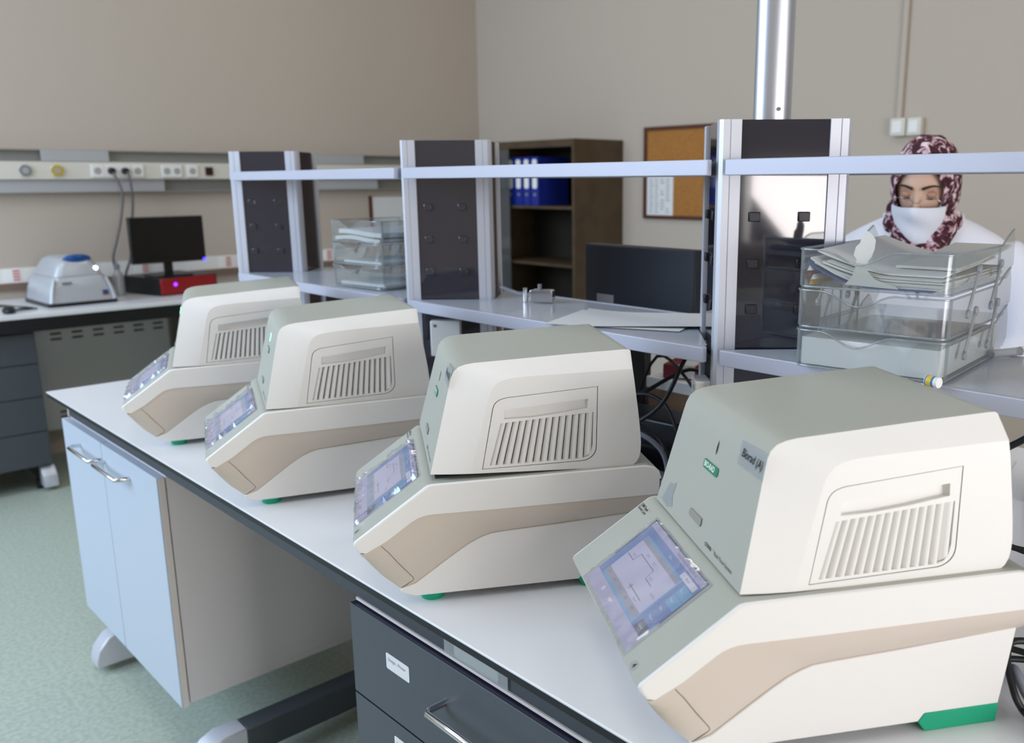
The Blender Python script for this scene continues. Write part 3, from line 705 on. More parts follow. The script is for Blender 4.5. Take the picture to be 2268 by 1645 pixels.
# tapes, hand written labels
def lid_label(o, txt, c):
    lid = child(o, 'lid')[0]
    m = MB(); q = [(-0.036, 0.013), (0.033, 0.0165), (0.036, -0.0125), (-0.034, -0.0135)]
    m.prism([(p[0], p[1]) for p in q], lambda p, k: FR(c[0]-p[0], c[1]+p[1], 0.0006+0.0003*k)); t = m.build('tape_label', M_TAPE, lid)
    m = MB(); put_text(m, txt, 0.0135, FR(c[0]+0.0265, c[1]+0.0015, 0.0012), LEFTW, FE, shear=0.18, sx=0.95, bold=0.0002); m.build('handwriting', M_INK, lid)
lid_label(cyc[3], 'Biorad (A)', (-0.097, 0.130)); lid_label(cyc[2], 'Biorad (B)', (-0.098, 0.138))
lid = child(cyc[3], 'lid')[0]
m = MB(); m.prism([(0.130, 0.006), (0.112, 0.034), (0.100, 0.036), (0.090, 0.041), (0.094, 0.022), (0.086, 0.010), (0.104, 0.004)], lambda p, k: FR(p[0], p[1], 0.0003+0.0003*k)); m.build('tape_residue', M_TAPE, lid)
for i, t in ((3, '4'), (2, '5')):
    b0 = child(cyc[i], 'base_shell')[0]
    m = MB(); m.prism([(0.008*cos(2*pi*k/18), 0.006*sin(2*pi*k/18)) for k in range(18)], lambda p, k: SL(-0.130+p[0], 0.0065+p[1], 0.0003+0.0002*k)); m.build('number_sticker', M_TAPE, b0)
    m = MB(); put_text(m, t, 0.0085, SL(-0.128, 0.0065, 0.0008), LEFTW, SE, bold=0.0002); m.build('number', M_INK, b0)

# ------------------------------------------------------------------ letter trays
def make_tray(label, group, w=0.222, d=0.335, h=0.058):
    """front along local x (0..w), depth along local y (0..d), z up; open at the back, sides flare up behind"""
    g = thing('letter_tray', (0, 0, 0), label, 'tray', 0, group)
    th = 0.0028; rc = 0.014
    def ring(x0, y0, x1, y1, r, z, back=True):
        pts = []
        for cx_, cy_, a0 in ((x0+r, y0+r, 180), (x1-r, y0+r, 270)):
            for i in range(6): a = radians(a0+90*i/5); pts.append((cx_+r*cos(a), cy_+r*sin(a)))
        return pts
    # wall path: back left -> front left corner -> front (with dip) -> front right corner -> back right
    path = []
    ys = [d, d*0.985, d*0.95, d*0.90, d*0.82, d*0.74, d*0.5, d*0.25]
    for y in ys: path.append((0.0, y))
    fr = ring(0, 0, w, d, rc, 0); path += fr[:6]
    for k in range(1, 20): path.append((rc+(w-2*rc)*k/20, 0.0))
    path += fr[6:]
    for y in reversed(ys): path.append((w, y))
    def zt(x, y):
        if y > d*0.74:
            t = (y-d*0.74)/(d*0.26); return h*(1.0+0.42*sin(min(1, t*1.25)*pi/2)) * (1-0.75*max(0, t-0.72)/0.28)
        if y < 0.005:
            u = x/w; q = 0
            if 0.17 < u < 0.68: q = 0.5-0.5*cos(2*pi*(u-0.17)/0.51)
            return h*(1-0.34*q)
        return h
    def off(i):
        a = Vector(path[max(0, i-1)]); c = Vector(path[min(len(path)-1, i+1)]); t = (c-a).normalized(); return Vector((-t.y, t.x))
    m = MB(); rows = [[], [], [], []]
    for i, (x, y) in enumerate(path):
        nn = off(i); z = zt(x, y); b0 = 0.0015+(0.02*(max(0, (y-d*0.9)/(d*0.1)))**2)
        fl = 0.0035*(z/h)
        rows[0].append((x-nn.x*0, y-nn.y*0, b0)); rows[1].append((x-nn.x*fl, y-nn.y*fl, z)); rows[2].append((x-nn.x*fl+nn.x*th, y-nn.y*fl+nn.y*th, z)); rows[3].append((x+nn.x*th, y+nn.y*th, b0))
    # closed section swept along the wall path
    m.rings([[rows[k][i] for k in range(4)] for i in range(len(path))])
    m.build('wall', M_ACR, g, smooth=30)
    m = MB(); fl = [(x, y) for x, y in path if y < d*0.95]
    m.prism([(0.002, d*0.93), (0.002, rc), (rc, 0.002), (w-rc, 0.002), (w-0.002, rc), (w-0.002, d*0.93)], lambda p, k: (p[0], p[1], 0.001+0.0025*k)); m.build('floor_plate', M_ACR, g)
    # thickened rim, corner edges
    m = MB(); m.tube([(rows[1][i][0], rows[1][i][1], rows[1][i][2]) for i in range(3, len(path)-3)], 0.0017, 6, smooth=False); m.build('rim', M_ACRE, g, smooth=60)
    m = MB(); m.tube([(path[i][0], path[i][1], 0.002) for i in range(5, len(path)-5)], 0.0019, 6, smooth=False); m.build('base_rim', M_ACRE, g, smooth=60)
    for x in (-0.001, w+0.001):
        m = MB(); m.box((x-0.0018, 0.010, 0.002), (x+0.0018, 0.0135, h)); m.build('corner_rib', M_ACRE, g)
        m = MB(); m.box((x-0.0015, d*0.72, 0.002), (x+0.0015, d*0.73, h)); m.build('side_rib', M_ACRE, g)
    return g
def strut(g, x, y0, z0, y1, z1):
    m = MB(); s = 0.0022 if x > 0.1 else -0.0022
    v = Vector((0, y1-y0, z1-z0)).normalized(); nrm = Vector((0, -v.z, v.y))
    A, B_ = Vector((x, y0, z0)), Vector((x, y1, z1)); hw = 0.0042
    pts = [A-nrm*hw, B_-nrm*hw, B_+nrm*hw, A+nrm*hw]
    m.add([tuple(p+Vector((k, 0, 0))) for k in (s*0.3, s*1.6) for p in pts], [(0,3,2,1),(4,5,6,7),(0,1,5,4),(1,2,6,5),(2,3,7,6),(3,0,4,7)])
    for P in (A, B_): m.cyl(P+Vector((s*0.1, 0, 0)), P+Vector((s*2.2, 0, 0)), 0.0068, n=14)
    m.build('strut', M_ACRS, g, bevel=0.0006)
TW, TD, TH = 0.222, 0.335, 0.058
def place(o, P, rz): o.location = P; o.rotation_euler = (0, 0, rz)
TRZ = radians(-90+7.0)     # local x (front, left to right in the view) -> -Y
TO = Vector((1.184, 0.742, 1.2265))
names3 = ['bottom clear letter tray holding a thick ream of white paper', 'middle clear letter tray, empty, in the near stack by the woman', 'top clear letter tray overfilled with folders and papers by the woman']
tr = make_tray(names3[0], 'clear letter trays on the near shelf')
near = [tr] + [copy_tree(tr) for _ in range(2)]
for i, t in enumerate(near):
    t['label'] = names3[i]; place(t, TO + Vector((0, 0, 0.0613*i)), TRZ)
for i in (1, 2):
    for x in (-0.002, TW+0.002):
        strut(near[i], x, 0.085, -0.032, 0.125, 0.030); strut(near[i], x, 0.205, -0.032, 0.245, 0.030)
def tp(t, x, y, z):     # tray local to world
    c, s = cos(TRZ), sin(TRZ); L = t.location; return Vector((L.x+c*x-s*y, L.y+s*x+c*y, L.z+z))
def sheet(name, label, cat, t, x0, y0, x1, y1, z, h, mt, rz=0.0, sag=None, group=None, nx=10, ny=3):
    """a bent sheet or thin pile, given in tray coordinates"""
    g = bpy.data.objects.new(name, None)
    m = MB(); up_, lo = [], []
    for i in range(nx+1):
        for j in range(ny+1):
            u, v = i/nx, j/ny; x = x0+(x1-x0)*u; y = y0+(y1-y0)*v; dz = sag(u, v) if sag else 0
            xm, ym = (x0+x1)/2, (y0+y1)/2; X = xm+(x-xm)*cos(rz)-(y-ym)*sin(rz); Y = ym+(x-xm)*sin(rz)+(y-ym)*cos(rz)
            up_.append((X, Y, z+dz+h)); lo.append((X, Y, z+dz))
    N = (nx+1)*(ny+1); f = []
    idx = lambda i, j: i*(ny+1)+j
    for i in range(nx):
        for j in range(ny):
            f.append((idx(i, j), idx(i+1, j), idx(i+1, j+1), idx(i, j+1))); f.append((N+idx(i, j), N+idx(i, j+1), N+idx(i+1, j+1), N+idx(i+1, j)))
    for i in range(nx):
        f.append((idx(i, 0), N+idx(i, 0), N+idx(i+1, 0), idx(i+1, 0))); f.append((idx(i, ny), idx(i+1, ny), N+idx(i+1, ny), N+idx(i, ny)))
    for j in range(ny):
        f.append((idx(0, j), idx(0, j+1), N+idx(0, j+1), N+idx(0, j))); f.append((idx(nx, j), N+idx(nx, j), N+idx(nx, j+1), idx(nx, j+1)))
    bpy.data.objects.remove(g)
    m.add(up_+lo, f); o = m.build(name, mt, None, smooth=40); place(o, t.location, TRZ if t in near else t.rotation_euler.z)
    return tag(o, label, cat, group)
# bottom tray: ream
o = sheet('paper_ream', 'thick ream of blank white paper in the bottom tray', 'paper', near[0], 0.006, 0.008, 0.214, 0.300, 0.0040, 0.042, M_PAPER)
# top tray: folders and papers curling up at the left
lefty = lambda a, b=2.2: (lambda u, v: a*max(0, 1-u/0.55)**b)
S = near[2]
sheet('document_folder', 'blue edged folder at the bottom of the overfilled top tray', 'folder', S, 0.008, 0.010, 0.196, 0.31, 0.0040, 0.0022, M_PAPERB, 0, lefty(0.033, 2.0))
sheet('paper_sheaf', 'white sheaf curling up at left directly above the blue folder', 'papers', S, 0.010, 0.013, 0.206, 0.30, 0.0066, 0.0030, M_PAPER, 0.01, lefty(0.036, 1.9))
sheet('paper_sheaf', 'sheaf with ragged right corner low in the top tray', 'papers', S, 0.020, 0.012, 0.212, 0.30, 0.0102, 0.0040, M_PAPER2, -0.02, lefty(0.026, 1.7))
sheet('paper_sheaf', 'creased grey white sheaf bulging in the middle of the top tray', 'papers', S, 0.028, 0.016, 0.213, 0.31, 0.0150, 0.0032, M_PAPER, 0.015, lefty(0.022, 1.6))
sheet('paper_sheaf', 'thin printed pages near the top of the overfilled tray', 'papers', S, 0.040, 0.014, 0.210, 0.31, 0.0192, 0.0026, M_PAPER2, -0.015, lefty(0.020, 1.6))
sheet('paper_sheaf', 'uppermost white pages sticking above the rim of the top tray', 'papers', S, 0.012, 0.03, 0.200, 0.325, 0.0230, 0.0028, M_PAPER, 0.02, lambda u, v: 0.030*max(0, 1-u/0.6)**1.4+0.008*v)
sheet('paper_sheaf', 'pages protruding past the right rear of the top tray', 'papers', S, 0.118, 0.09, 0.210, 0.352, 0.0290, 0.0040, M_PAPER2, -0.03, lambda u, v: 0.010*v+0.01*v*v)
for i, (mt, x, z, lb) in enumerate(((M_PAPER, 0.0085, 0.0290, 'white'), (M_PRED, 0.0085, 0.0205, 'dark red'), (M_PAPER2, 0.015, 0.0160, 'grey'), (M_PYEL, 0.012, 0.0080, 'yellow'))):
    m = MB(); q = [(0.0, -0.004), (0.008, -0.003), (0.004, 0.004)]
    m.prism(q, lambda p, k: (p[0], 0.008+0.28*k, p[1]-0.0)); o = m.build('folder_spine', mt, None); place(o, tp(S, x, 0, z), TRZ)
    tag(o, lb+' folded plastic folder spine at the left of the top tray', 'folder')
# torn scrap leaning over the front rim
m = MB(); poly = [(0.070, 0.008), (0.150, 0.006), (0.146, 0.010), (0.116, 0.018), (0.104, 0.028), (0.103, 0.044), (0.108, 0.050), (0.112, 0.062), (0.113, 0.075), (0.106, 0.084), (0.099, 0.088), (0.092, 0.080), (0.090, 0.070), (0.084, 0.064), (0.081, 0.052), (0.086, 0.046), (0.084, 0.032), (0.080, 0.020)]
m.prism(poly, lambda p, k: (p[0], 0.0062+0.0006*k-0.10*max(0, p[1]-0.05)+0.12*max(0, p[1]-0.062), p[1])); o = m.build('torn_paper', M_PAPER2); place(o, S.location, TRZ)
tag(o, 'torn strip of white paper standing up over the front of the top tray', 'paper')
# small blue and yellow tube lying in the bottom tray, pen beside the trays
g = thing('glue_tube', tp(near[0], 0.203, -0.010, 0.0065), 'small tube with blue and yellow label at tray corner', 'tube')
g.rotation_euler = (0, radians(8), radians(-12))
m = MB(); m.cyl((0, 0.004, -0.002), (0, -0.016, -0.002), 0.0075, n=18); m.build('tube_body', M_WHITE, g, smooth=40)
m = MB(); m.cyl((0, 0.003, -0.002), (0, -0.010, -0.002), 0.0079, n=18); m.build('blue_band', mat('label_blue', (40, 130, 180), 0.5), g, smooth=40)
m = MB(); m.cyl((0, 0.001, -0.002), (0, -0.007, -0.002), 0.0081, n=18); m.build('yellow_patch', mat('label_yellow', (226, 186, 70), 0.5), g, smooth=40)
g.location = Vector((1.196, 0.532, Z1+0.0101))
pen = thing('white_marker', (1.50, 0.535, Z1+0.0075), 'white marker pen lying on the shelf behind the trays', 'pen', radians(-20))
m = MB(); m.cyl((-0.045, 0, 0), (0.02, 0, 0), 0.0068, n=16); m.build('barrel', M_ACRS, pen, smooth=40)
m = MB(); m.cyl((0.02, 0, 0), (0.055, 0, 0), 0.0074, 0.0066, n=16); m.build('pen_cap', M_WHITE, pen, smooth=40)

# far stack
def fplace(t, P, rz): t.location = P; t.rotation_euler = (0, 0, rz)
FRZ = radians(-90+5); FO = Vector((1.243, 2.290, 1.2265))
nm = ['lowest clear tray of the far stack, loose papers inside', 'middle clear tray of the far stack with thin papers', 'topmost clear tray of the far stack with papers and rim dip']
far = [copy_tree(tr) for _ in range(3)]
for i, t in enumerate(far):
    t['label'] = nm[i]; t['group'] = 'clear letter trays on the far shelf'; fplace(t, FO+Vector((0, 0, 0.0613*i)), FRZ)
for i in (1, 2):
    for x in (-0.002, TW+0.002):
        strut(far[i], x, 0.085, -0.032, 0.125, 0.030); strut(far[i], x, 0.205, -0.032, 0.245, 0.030)
sheet('paper_sheaf', 'bluish papers lying in the lowest tray of the far stack', 'papers', far[0], 0.01, 0.02, 0.21, 0.30, 0.004, 0.008, M_PAPER, 0.02)
sheet('paper_sheaf', 'thin papers in the middle tray of the far stack', 'papers', far[1], 0.03, 0.02, 0.21, 0.30, 0.004, 0.006, M_PAPER, -0.03)
sheet('paper_sheaf', 'lower bulging papers in the topmost tray of the far stack', 'papers', far[2], 0.008, 0.012, 0.21, 0.31, 0.004, 0.010, M_PAPER, 0.0, lambda u, v: 0.004*sin(5*u))
sheet('paper_sheaf', 'upper creased papers in the topmost tray of the far stack', 'papers', far[2], 0.014, 0.02, 0.208, 0.31, 0.0185, 0.012, M_PAPER, 0.0, lambda u, v: 0.004*sin(4*u+1))

# ------------------------------------------------------------------ papers and clamp on the middle shelf
def loose(P, rz, w, d, lb, wave, mt=M_PAPER):
    m = MB(); N = 8; up_, lo = [], []
    for i in range(N+1):
        for j in range(N+1):
            x, y = -w/2+w*i/N, -d/2+d*j/N; z = wave(i/N, j/N); up_.append((x, y, z+0.0006)); lo.append((x, y, z))
    K = (N+1)**2; f = []
    for i in range(N):
        for j in range(N):
            a = i*(N+1)+j; f.append((a, a+N+1, a+N+2, a+1)); f.append((K+a, K+a+1, K+a+N+2, K+a+N+1))
    m.add(up_+lo, f); o = m.build('paper_sheet', mt, None, smooth=60); o.location = P; o.rotation_euler = (0, 0, rz); return tag(o, lb, 'paper')
loose((1.345, 1.250, Z1+0.0006), radians(24), 0.210, 0.285, 'loose white sheet lying flat on the shelf near nearest tower', lambda u, v: 0.0)
loose((1.372, 1.215, Z1+0.0016), radians(37), 0.205, 0.280, 'curled sheet lying over the flat one on the shelf', lambda u, v: 0.008*max(0, v-0.6)**2*6*u+0.010*max(0, 0.25-u)**2*8*(1-v))
cl = thing('metal_clamp', (1.40, 1.602, Z1), 'small shiny chrome clamp with lever lying on the shelf', 'clamp', radians(-62))
m = MB(); m.prism(rrect(0.058, 0.030, 0.006), lambda p, k: (p[0]+0.018, -0.012+0.024*k, 0.0165+p[1])); m.build('clamp_body', M_CHROME, cl, bevel=0.002)
m = MB(); m.cyl((-0.026, 0, 0.0), (-0.026, 0, 0.034), 0.0055, n=14); m.build('post', M_CHROME, cl, smooth=40)
m = MB(); m.cyl((0.012, 0, 0.030), (0.012, 0, 0.044), 0.005, n=12); m.build('screw_head', M_SILVD, cl, smooth=40)
m = MB(); m.tube([(-0.012, 0, 0.016), (-0.035, 0, 0.018), (-0.060, 0.004, 0.024), (-0.092, 0.006, 0.034)], 0.0045, 10); m.build('lever', M_SILVD, cl, smooth=50)

# ------------------------------------------------------------------ monitor on the other half of the bench, seen from behind
mo = thing('monitor', (1.742, 1.572, BZ), 'large black monitor behind the shelf, small pale sticker at its bottom', 'monitor', radians(-2))
m = MB(); m.box((-0.015, -0.200, 0.20), (0.022, 0.200, 0.442)); m.build('monitor_panel', M_MONBACK, mo, bevel=0.005)
m = MB(); m.box((0.022, -0.19, 0.215), (0.0235, 0.19, 0.432)); m.build('screen', M_BLKS, mo)
m = MB(); m.box((-0.0165, 0.085, 0.285), (-0.015, 0.150, 0.307)); m.build('sticker', M_PGREY, mo)
m = MB(); m.box((-0.012, -0.03, 0.012), (0.016, 0.03, 0.22)); m.build('stand_neck', M_BLK, mo, bevel=0.004)
m = MB(); m.prism(rrect(0.16, 0.22, 0.03), lambda p, k: (p[0], p[1], 0.012*k)); m.build('stand_base', M_BLK, mo, bevel=0.002)

# ------------------------------------------------------------------ clutter under the shelf
bx_ = thing('cardboard_box', (1.625, 1.262, BZ), 'brown cardboard box with white lid under the shelf', 'box')
m = MB(); m.box((-0.06, -0.15, 0), (0.06, 0.12, 0.125)); m.build('box_body', mat('cardboard', (140, 110, 84), 0.8), bx_, bevel=0.002)
m = MB(); m.box((-0.064, -0.154, 0.125), (0.064, 0.124, 0.152)); m.build('box_lid', M_WHITE, bx_, bevel=0.002)
pk = thing('red_packet', (1.628, 1.30, BZ+0.152), 'red and white packet on top of the white box lid', 'packet', radians(20))
m = MB(); m.box((-0.04, -0.06, 0), (0.04, 0.06, 0.035)); m.build('packet_body', M_PRED, pk, bevel=0.004)
m = MB(); m.box((-0.041, -0.02, 0.004), (0.041, 0.02, 0.0358)); m.build('packet_band', M_PAPER2, pk)
def cable(pts, r, mt, lb, nm_='power_cable', n=8):
    m = MB(); m.tube(pts, r, n); o = m.build(nm_, mt, None, smooth=60); return tag(o, lb, 'cable')
z = BZ
cable([(1.33, 1.42, z+0.006), (1.35, 1.36, z+0.09), (1.42, 1.26, z+0.16), (1.52, 1.20, z+0.20), (1.54, 1.12, z+0.10), (1.52, 1.08, z+0.006)], 0.0045, M_CABLE, 'black cable arching beneath the shelf between the two nearer towers')
cable([(1.30, 1.30, z+0.006), (1.26, 1.22, z+0.09), (1.30, 1.12, z+0.17), (1.36, 1.105, z+0.26), (1.41, 1.11, z+0.285)], 0.0045, M_CABLE, 'black cable climbing towards the left face of the nearest tower')
cable([(1.22, 1.36, z+0.005), (1.24, 1.28, z+0.07), (1.30, 1.21, z+0.12), (1.33, 1.14, z+0.09), (1.30, 1.10, z+0.02), (1.24, 1.09, z+0.005)], 0.0040, M_CABLE, 'thin black cable looping behind the second nearest cycler')
cable([(1.27, 1.26, z+0.006), (1.24, 1.20, z+0.10), (1.25, 1.14, z+0.125), (1.28, 1.095, z+0.09), (1.29, 1.09, z+0.03), (1.26, 1.12, z+0.006)], 0.0048, M_CABLEG, 'pale blue grey cable loop standing behind the second nearest cycler')
cable([(1.505, 1.40, z+0.006), (1.50, 1.30, z+0.22), (1.50, 1.17, z+0.14), (1.48, 1.08, z+0.04), (1.47, 1.07, z+0.006)], 0.0038, M_CABLE, 'black cable hanging across the white box lid')
ad = thing('power_adapter', (1.35, 1.27, BZ), 'black power adapter brick on the bench under the shelf', 'adapter', radians(30))
m = MB(); m.box((-0.06, -0.032, 0), (0.06, 0.032, 0.036)); m.build('adapter_body', M_BLK, ad, bevel=0.005)
m = MB(); m.box((-0.03, -0.02, 0.036), (0.03, 0.02, 0.0366)); m.build('rating_label', M_SILVD, ad)
ad2 = thing('power_adapter', (1.44, 1.46, BZ), 'upright black adapter leaning beside the brown box', 'adapter', radians(-15))
m = MB(); m.box((-0.035, -0.03, 0), (0.035, 0.03, 0.18)); m.build('adapter_body', M_BLK, ad2, bevel=0.006)
m = MB(); m.box((-0.0355, -0.012, 0.05), (-0.035, 0.012, 0.12)); m.build('rating_label', M_SILVD, ad2)
pu = thing('power_supply_unit', (1.43, 1.255, BZ), 'black power supply box among cables beneath the shelf', 'adapter', radians(4))
m = MB(); m.box((-0.05, -0.14, 0), (0.05, 0.15, 0.112)); m.build('case', M_BLK, pu, bevel=0.006)
m = MB(); m.box((-0.0508, 0.02, 0.05), (-0.05, 0.085, 0.072)); m.build('rating_label', M_SILVD, pu)
ph = thing('black_plug_block', (1.30, 1.225, BZ), 'black plug block lying in front of the power supply box', 'plug', radians(-28))
m = MB(); m.box((-0.03, -0.06, 0), (0.03, 0.06, 0.05)); m.build('block_body', M_BLK, ph, bevel=0.006); m = MB(); m.cyl((-0.03, 0, 0.025), (-0.034, 0, 0.025), 0.016, n=18); m.build('outlet', M_SILVD, ph)
cable([(1.34, 1.36, z+0.006), (1.33, 1.31, z+0.10), (1.36, 1.24, z+0.165), (1.38, 1.17, z+0.15), (1.37, 1.12, z+0.06), (1.33, 1.11, z+0.006)], 0.0042, M_CABLE, 'black cable looped in front of the power supply box')
cable([(1.24, 1.33, z+0.006), (1.27, 1.26, z+0.06), (1.32, 1.17, z+0.075), (1.35, 1.11, z+0.05), (1.30, 1.08, z+0.006)], 0.0045, M_CABLE, 'low black cable crossing the plug block')
def socket_box(yc, u, face, z0, z1, lb, w=0.075):
    e = Vector((0.70711, -0.70711, 0)) if face == 0 else Vector((0.70711, 0.70711, 0)); nn = Vector((-0.70711, -0.70711, 0)) if face == 0 else Vector((-0.70711, 0.70711, 0))
    P = Vector((1.218, yc, 0))+e*u; P.z = z0
    g = thing('socket_box', P, lb, 'socket', math.atan2(e.y, e.x), 'tower socket boxes')
    sg = -1 if face == 0 else 1
    m = MB(); m.box((-w/2, 0, 0), (w/2, sg*0.028, z1-z0)); c = m.build('box_cover', M_SOCK, g, bevel=0.003)
    if face: m = MB(); m.cyl((0, sg*0.028, (z1-z0)/2), (0, sg*0.0295, (z1-z0)/2), 0.02, n=20); m.build('outlet', M_SOCKD, g)
    m = MB(); m.cyl((-w/2+0.012, sg*0.028, z1-z0-0.012), (-w/2+0.012, sg*0.0295, z1-z0-0.012), 0.004, n=12); m.build('cover_screw', M_CHROME, g)
    return g
socket_box(TOW[1], 0.098, 0, 1.085, 1.174, 'white socket box low on the middle tower above a cycler')
socket_box(TOW[0], 0.055, 1, 1.02, 1.16, 'white socket box under the shelf on the nearest tower', 0.06)
st = thing('pale_box', (1.10, 1.905, BZ), 'pale greenish box standing behind the third cycler', 'box', radians(-20))
m = MB(); m.box((-0.02, -0.035, 0), (0.02, 0.035, 0.245)); m.build('box_body', mat('pale_green_card', (186, 202, 200), 0.6), st, bevel=0.002)
m = MB(); m.box((-0.0205, -0.03, 0.238), (0.0205, 0.03, 0.2465)); m.build('box_flap', M_WHITE, st, bevel=0.001)

# ------------------------------------------------------------------ cables at the right edge behind the nearest cycler
cable([(1.000, 0.304, z+0.012), (0.998, 0.314, z+0.03), (1.022, 0.334, z+0.06), (1.05, 0.33, z+0.07), (1.10, 0.27, z+0.05), (1.12, 0.20, z+0.01)], 0.0042, M_CABLE, 'black plug lead curling out behind the green foot strip')
cable([(1.000, 0.304, z+0.012), (0.988, 0.288, z+0.012), (0.980, 0.275, z+0.010)], lambda t: 0.0042+0.003*t, M_CABLE, 'ribbed strain relief at the bottom right cable end', 'strain_relief', 10)
pg = thing('power_plug', (0.969, 0.260, z), 'black plug at the bottom right corner of the bench', 'plug', radians(60))
m = MB(); m.box((-0.02, -0.011, 0.0), (0.02, 0.011, 0.02)); m.build('plug_body', M_BLK, pg, bevel=0.004)
m = MB(); m.box((-0.034, -0.008, 0.004), (-0.02, 0.008, 0.016)); m.build('plug_tip', M_BLK, pg, bevel=0.002)
cable([(1.09, 0.36, z+0.005), (1.04, 0.335, z+0.035), (1.02, 0.322, z+0.045), (1.01, 0.300, z+0.022), (1.00, 0.26, z+0.006), (1.0, 0.2, z+0.006)], 0.0058, M_CABLEG, 'thick grey cable bending down beside the nearest cycler')
for i, (dz, yy, lb) in enumerate(((0.055, 0.355, 'upper of the black leads leaving the nearest cycler at right'), (0.085, 0.365, 'second black lead at the right edge behind the nearest cycler'), (0.028, 0.345, 'lowest black lead lying at the right edge of the bench'))):
    cable([(1.036, 0.385, z+dz), (1.06+0.02*i, yy-0.02, z+dz-0.004), (1.07, yy-0.07, z+dz-0.012), (1.10, yy-0.14, max(z+0.005, z+dz-0.05)), (1.12, yy-0.24, z+0.005)], 0.0042, M_CABLE, lb)
for i, (X, dz, lb) in enumerate(((1.26, 0.10, 'black cable crossing at the right edge below the rear shelf'), (1.33, 0.07, 'second black cable crossing at the right frame edge'), (1.30, 0.035, 'lower black cable running to the cord connector'))):
    cable([(X-0.02, 0.60, z+0.005), (X-0.01, 0.54, z+dz-0.02), (X, 0.47, z+dz), (X+0.01, 0.43, z+dz-0.006), (X+0.03, 0.36, z+dz-0.02), (X+0.05, 0.25, z+0.006)], 0.0045, M_CABLE, lb)
cable([(1.42, 0.70, z+0.006), (1.42, 0.63, z+0.08), (1.42, 0.54, z+0.155), (1.44, 0.49, z+0.20), (1.46, 0.42, z+0.24), (1.47, 0.30, z+0.17), (1.48, 0.14, z+0.006)], 0.0055, M_CABLE, 'thick black cable rising at the right frame edge')
cc = thing('cord_connector', (1.285, 0.425, z), 'black round cord connector with white printed sleeve', 'connector', radians(75))
m = MB(); m.cyl((-0.055, 0, 0.026), (-0.02, 0, 0.026), 0.010, 0.018, n=18); m.cyl((0.012, 0, 0.026), (0.05, 0, 0.026), 0.020, n=18); m.build('connector_body', M_BLK, cc, smooth=40)
m = MB(); m.cyl((-0.02, 0, 0.026), (0.012, 0, 0.026), 0.0205, n=24); sl = m.build('white_sleeve', M_SOCK, cc, smooth=40)
m = MB(); put_text(m, '10', 0.016, (-0.010, 0.0145, 0.0415), (0, -0.7, 0.7), (1, 0, 0), align='CENTER'); m.build('print', M_INK, sl)
m = MB(); m.box((-0.005, -0.03, 0), (0.005, 0.03, 0.006)); m.build('rest', M_BLK, cc)
loose((1.86, 0.80, BZ+0.0008), radians(12), 0.21, 0.297, 'white sheet on the far half of the bench behind nearest cycler', lambda u, v: 0.0)
gb = thing('grey_panel_box', (1.80, 0.53, BZ), 'grey box standing at the right frame edge behind cables', 'box', radians(5))
m = MB(); m.box((-0.06, -0.10, 0), (0.06, 0.045, 0.16)); m.build('box_body', M_SILVD, gb, bevel=0.004); m = MB(); m.box((-0.061, -0.08, 0.04), (-0.06, 0.02, 0.12)); m.build('front_plate', M_SILV, gb)

# ------------------------------------------------------------------ far bench along the back wall
fb = thing('side_bench', (0, 0, 0), 'long dark framed wall bench under the trunking in the background', 'bench')
FY0 = 4.872
m = MB(); m.box((-0.9, FY0, BZ-0.022), (3.25, 5.59, BZ)); m.build('worktop', M_TOP, fb, bevel=0.002)
m = MB(); m.box((-0.9, FY0+0.004, BZ-0.088), (3.25, FY0+0.03, BZ-0.022)); m.build('apron', M_BLK, fb, bevel=0.002)
m = MB(); m.box((-0.9, 5.50, 0.1), (-0.86, 5.58, BZ-0.022)); m.box((3.2, 5.50, 0.0), (3.25, 5.58, BZ-0.022)); m.build('frame', M_RAIL, fb)
for x in (1.035, 2.6):
    m = MB(); m.box((x-0.03, 5.00, 0.045), (x+0.03, 5.55, 0.12)); m.box((x-0.03, 5.42, 0.12), (x+0.03, 5.50, BZ-0.03)); f = m.build('foot_beam', M_CABD, fb)
    m = MB(); m.prism([(4.90, 0.02), (5.00, 0.02), (5.00, 0.122), (4.945, 0.122), (4.905, 0.08)], lambda p, k: (x-0.032+0.064*k, p[0], p[1])); m.build('foot_cap', M_ALU, f, bevel=0.003)
    m = MB(); m.cyl((x, 5.0, 0), (x, 5.0, 0.045), 0.02, n=14); m.build('levelling_foot', M_BLK, f)
pd = thing('dark_drawer_pedestal', (0, 0, 0), 'dark grey four drawer pedestal under the wall bench at left', 'cabinet')
m = MB(); m.box((0.55, 4.945, 0.13), (1.058, 5.42, 0.80)); m.build('carcass', M_CABD, pd, bevel=0.002)
for z0, z1 in ((0.650, 0.798), (0.483, 0.646), (0.308, 0.479), (0.132, 0.304)):
    m = MB(); m.box((0.552, 4.925, z0), (1.056, 4.944, z1)); m.build('drawer_front', M_CABD, pd, bevel=0.002)
for x in (0.6, 1.0):
    for y in (4.99, 5.38):
        m = MB(); m.cyl((x-0.012, y, 0.025), (x+0.012, y, 0.025), 0.025, n=16); m.box((x-0.006, y-0.02, 0.04), (x+0.006, y+0.02, 0.13)); m.build('caster', M_BLK, pd)
ra = thing('panel_radiator', (0, 0, 0), 'white panel radiator with slotted top under the wall bench', 'radiator')
m = MB(); m.box((1.14, 5.47, 0.165), (1.875, 5.55, 0.770)); m.build('radiator_panel', M_RADI, ra, bevel=0.006)
for zz in (0.705, 0.66+0.015, 0.265, 0.235):
    for i in range(6):
        x = 1.245+i*0.108; m = MB(); m.box((x, 5.468, zz-0.006), (x+0.055, 5.4705, zz+0.006)); m.build('slot', M_SLATBACK, ra)
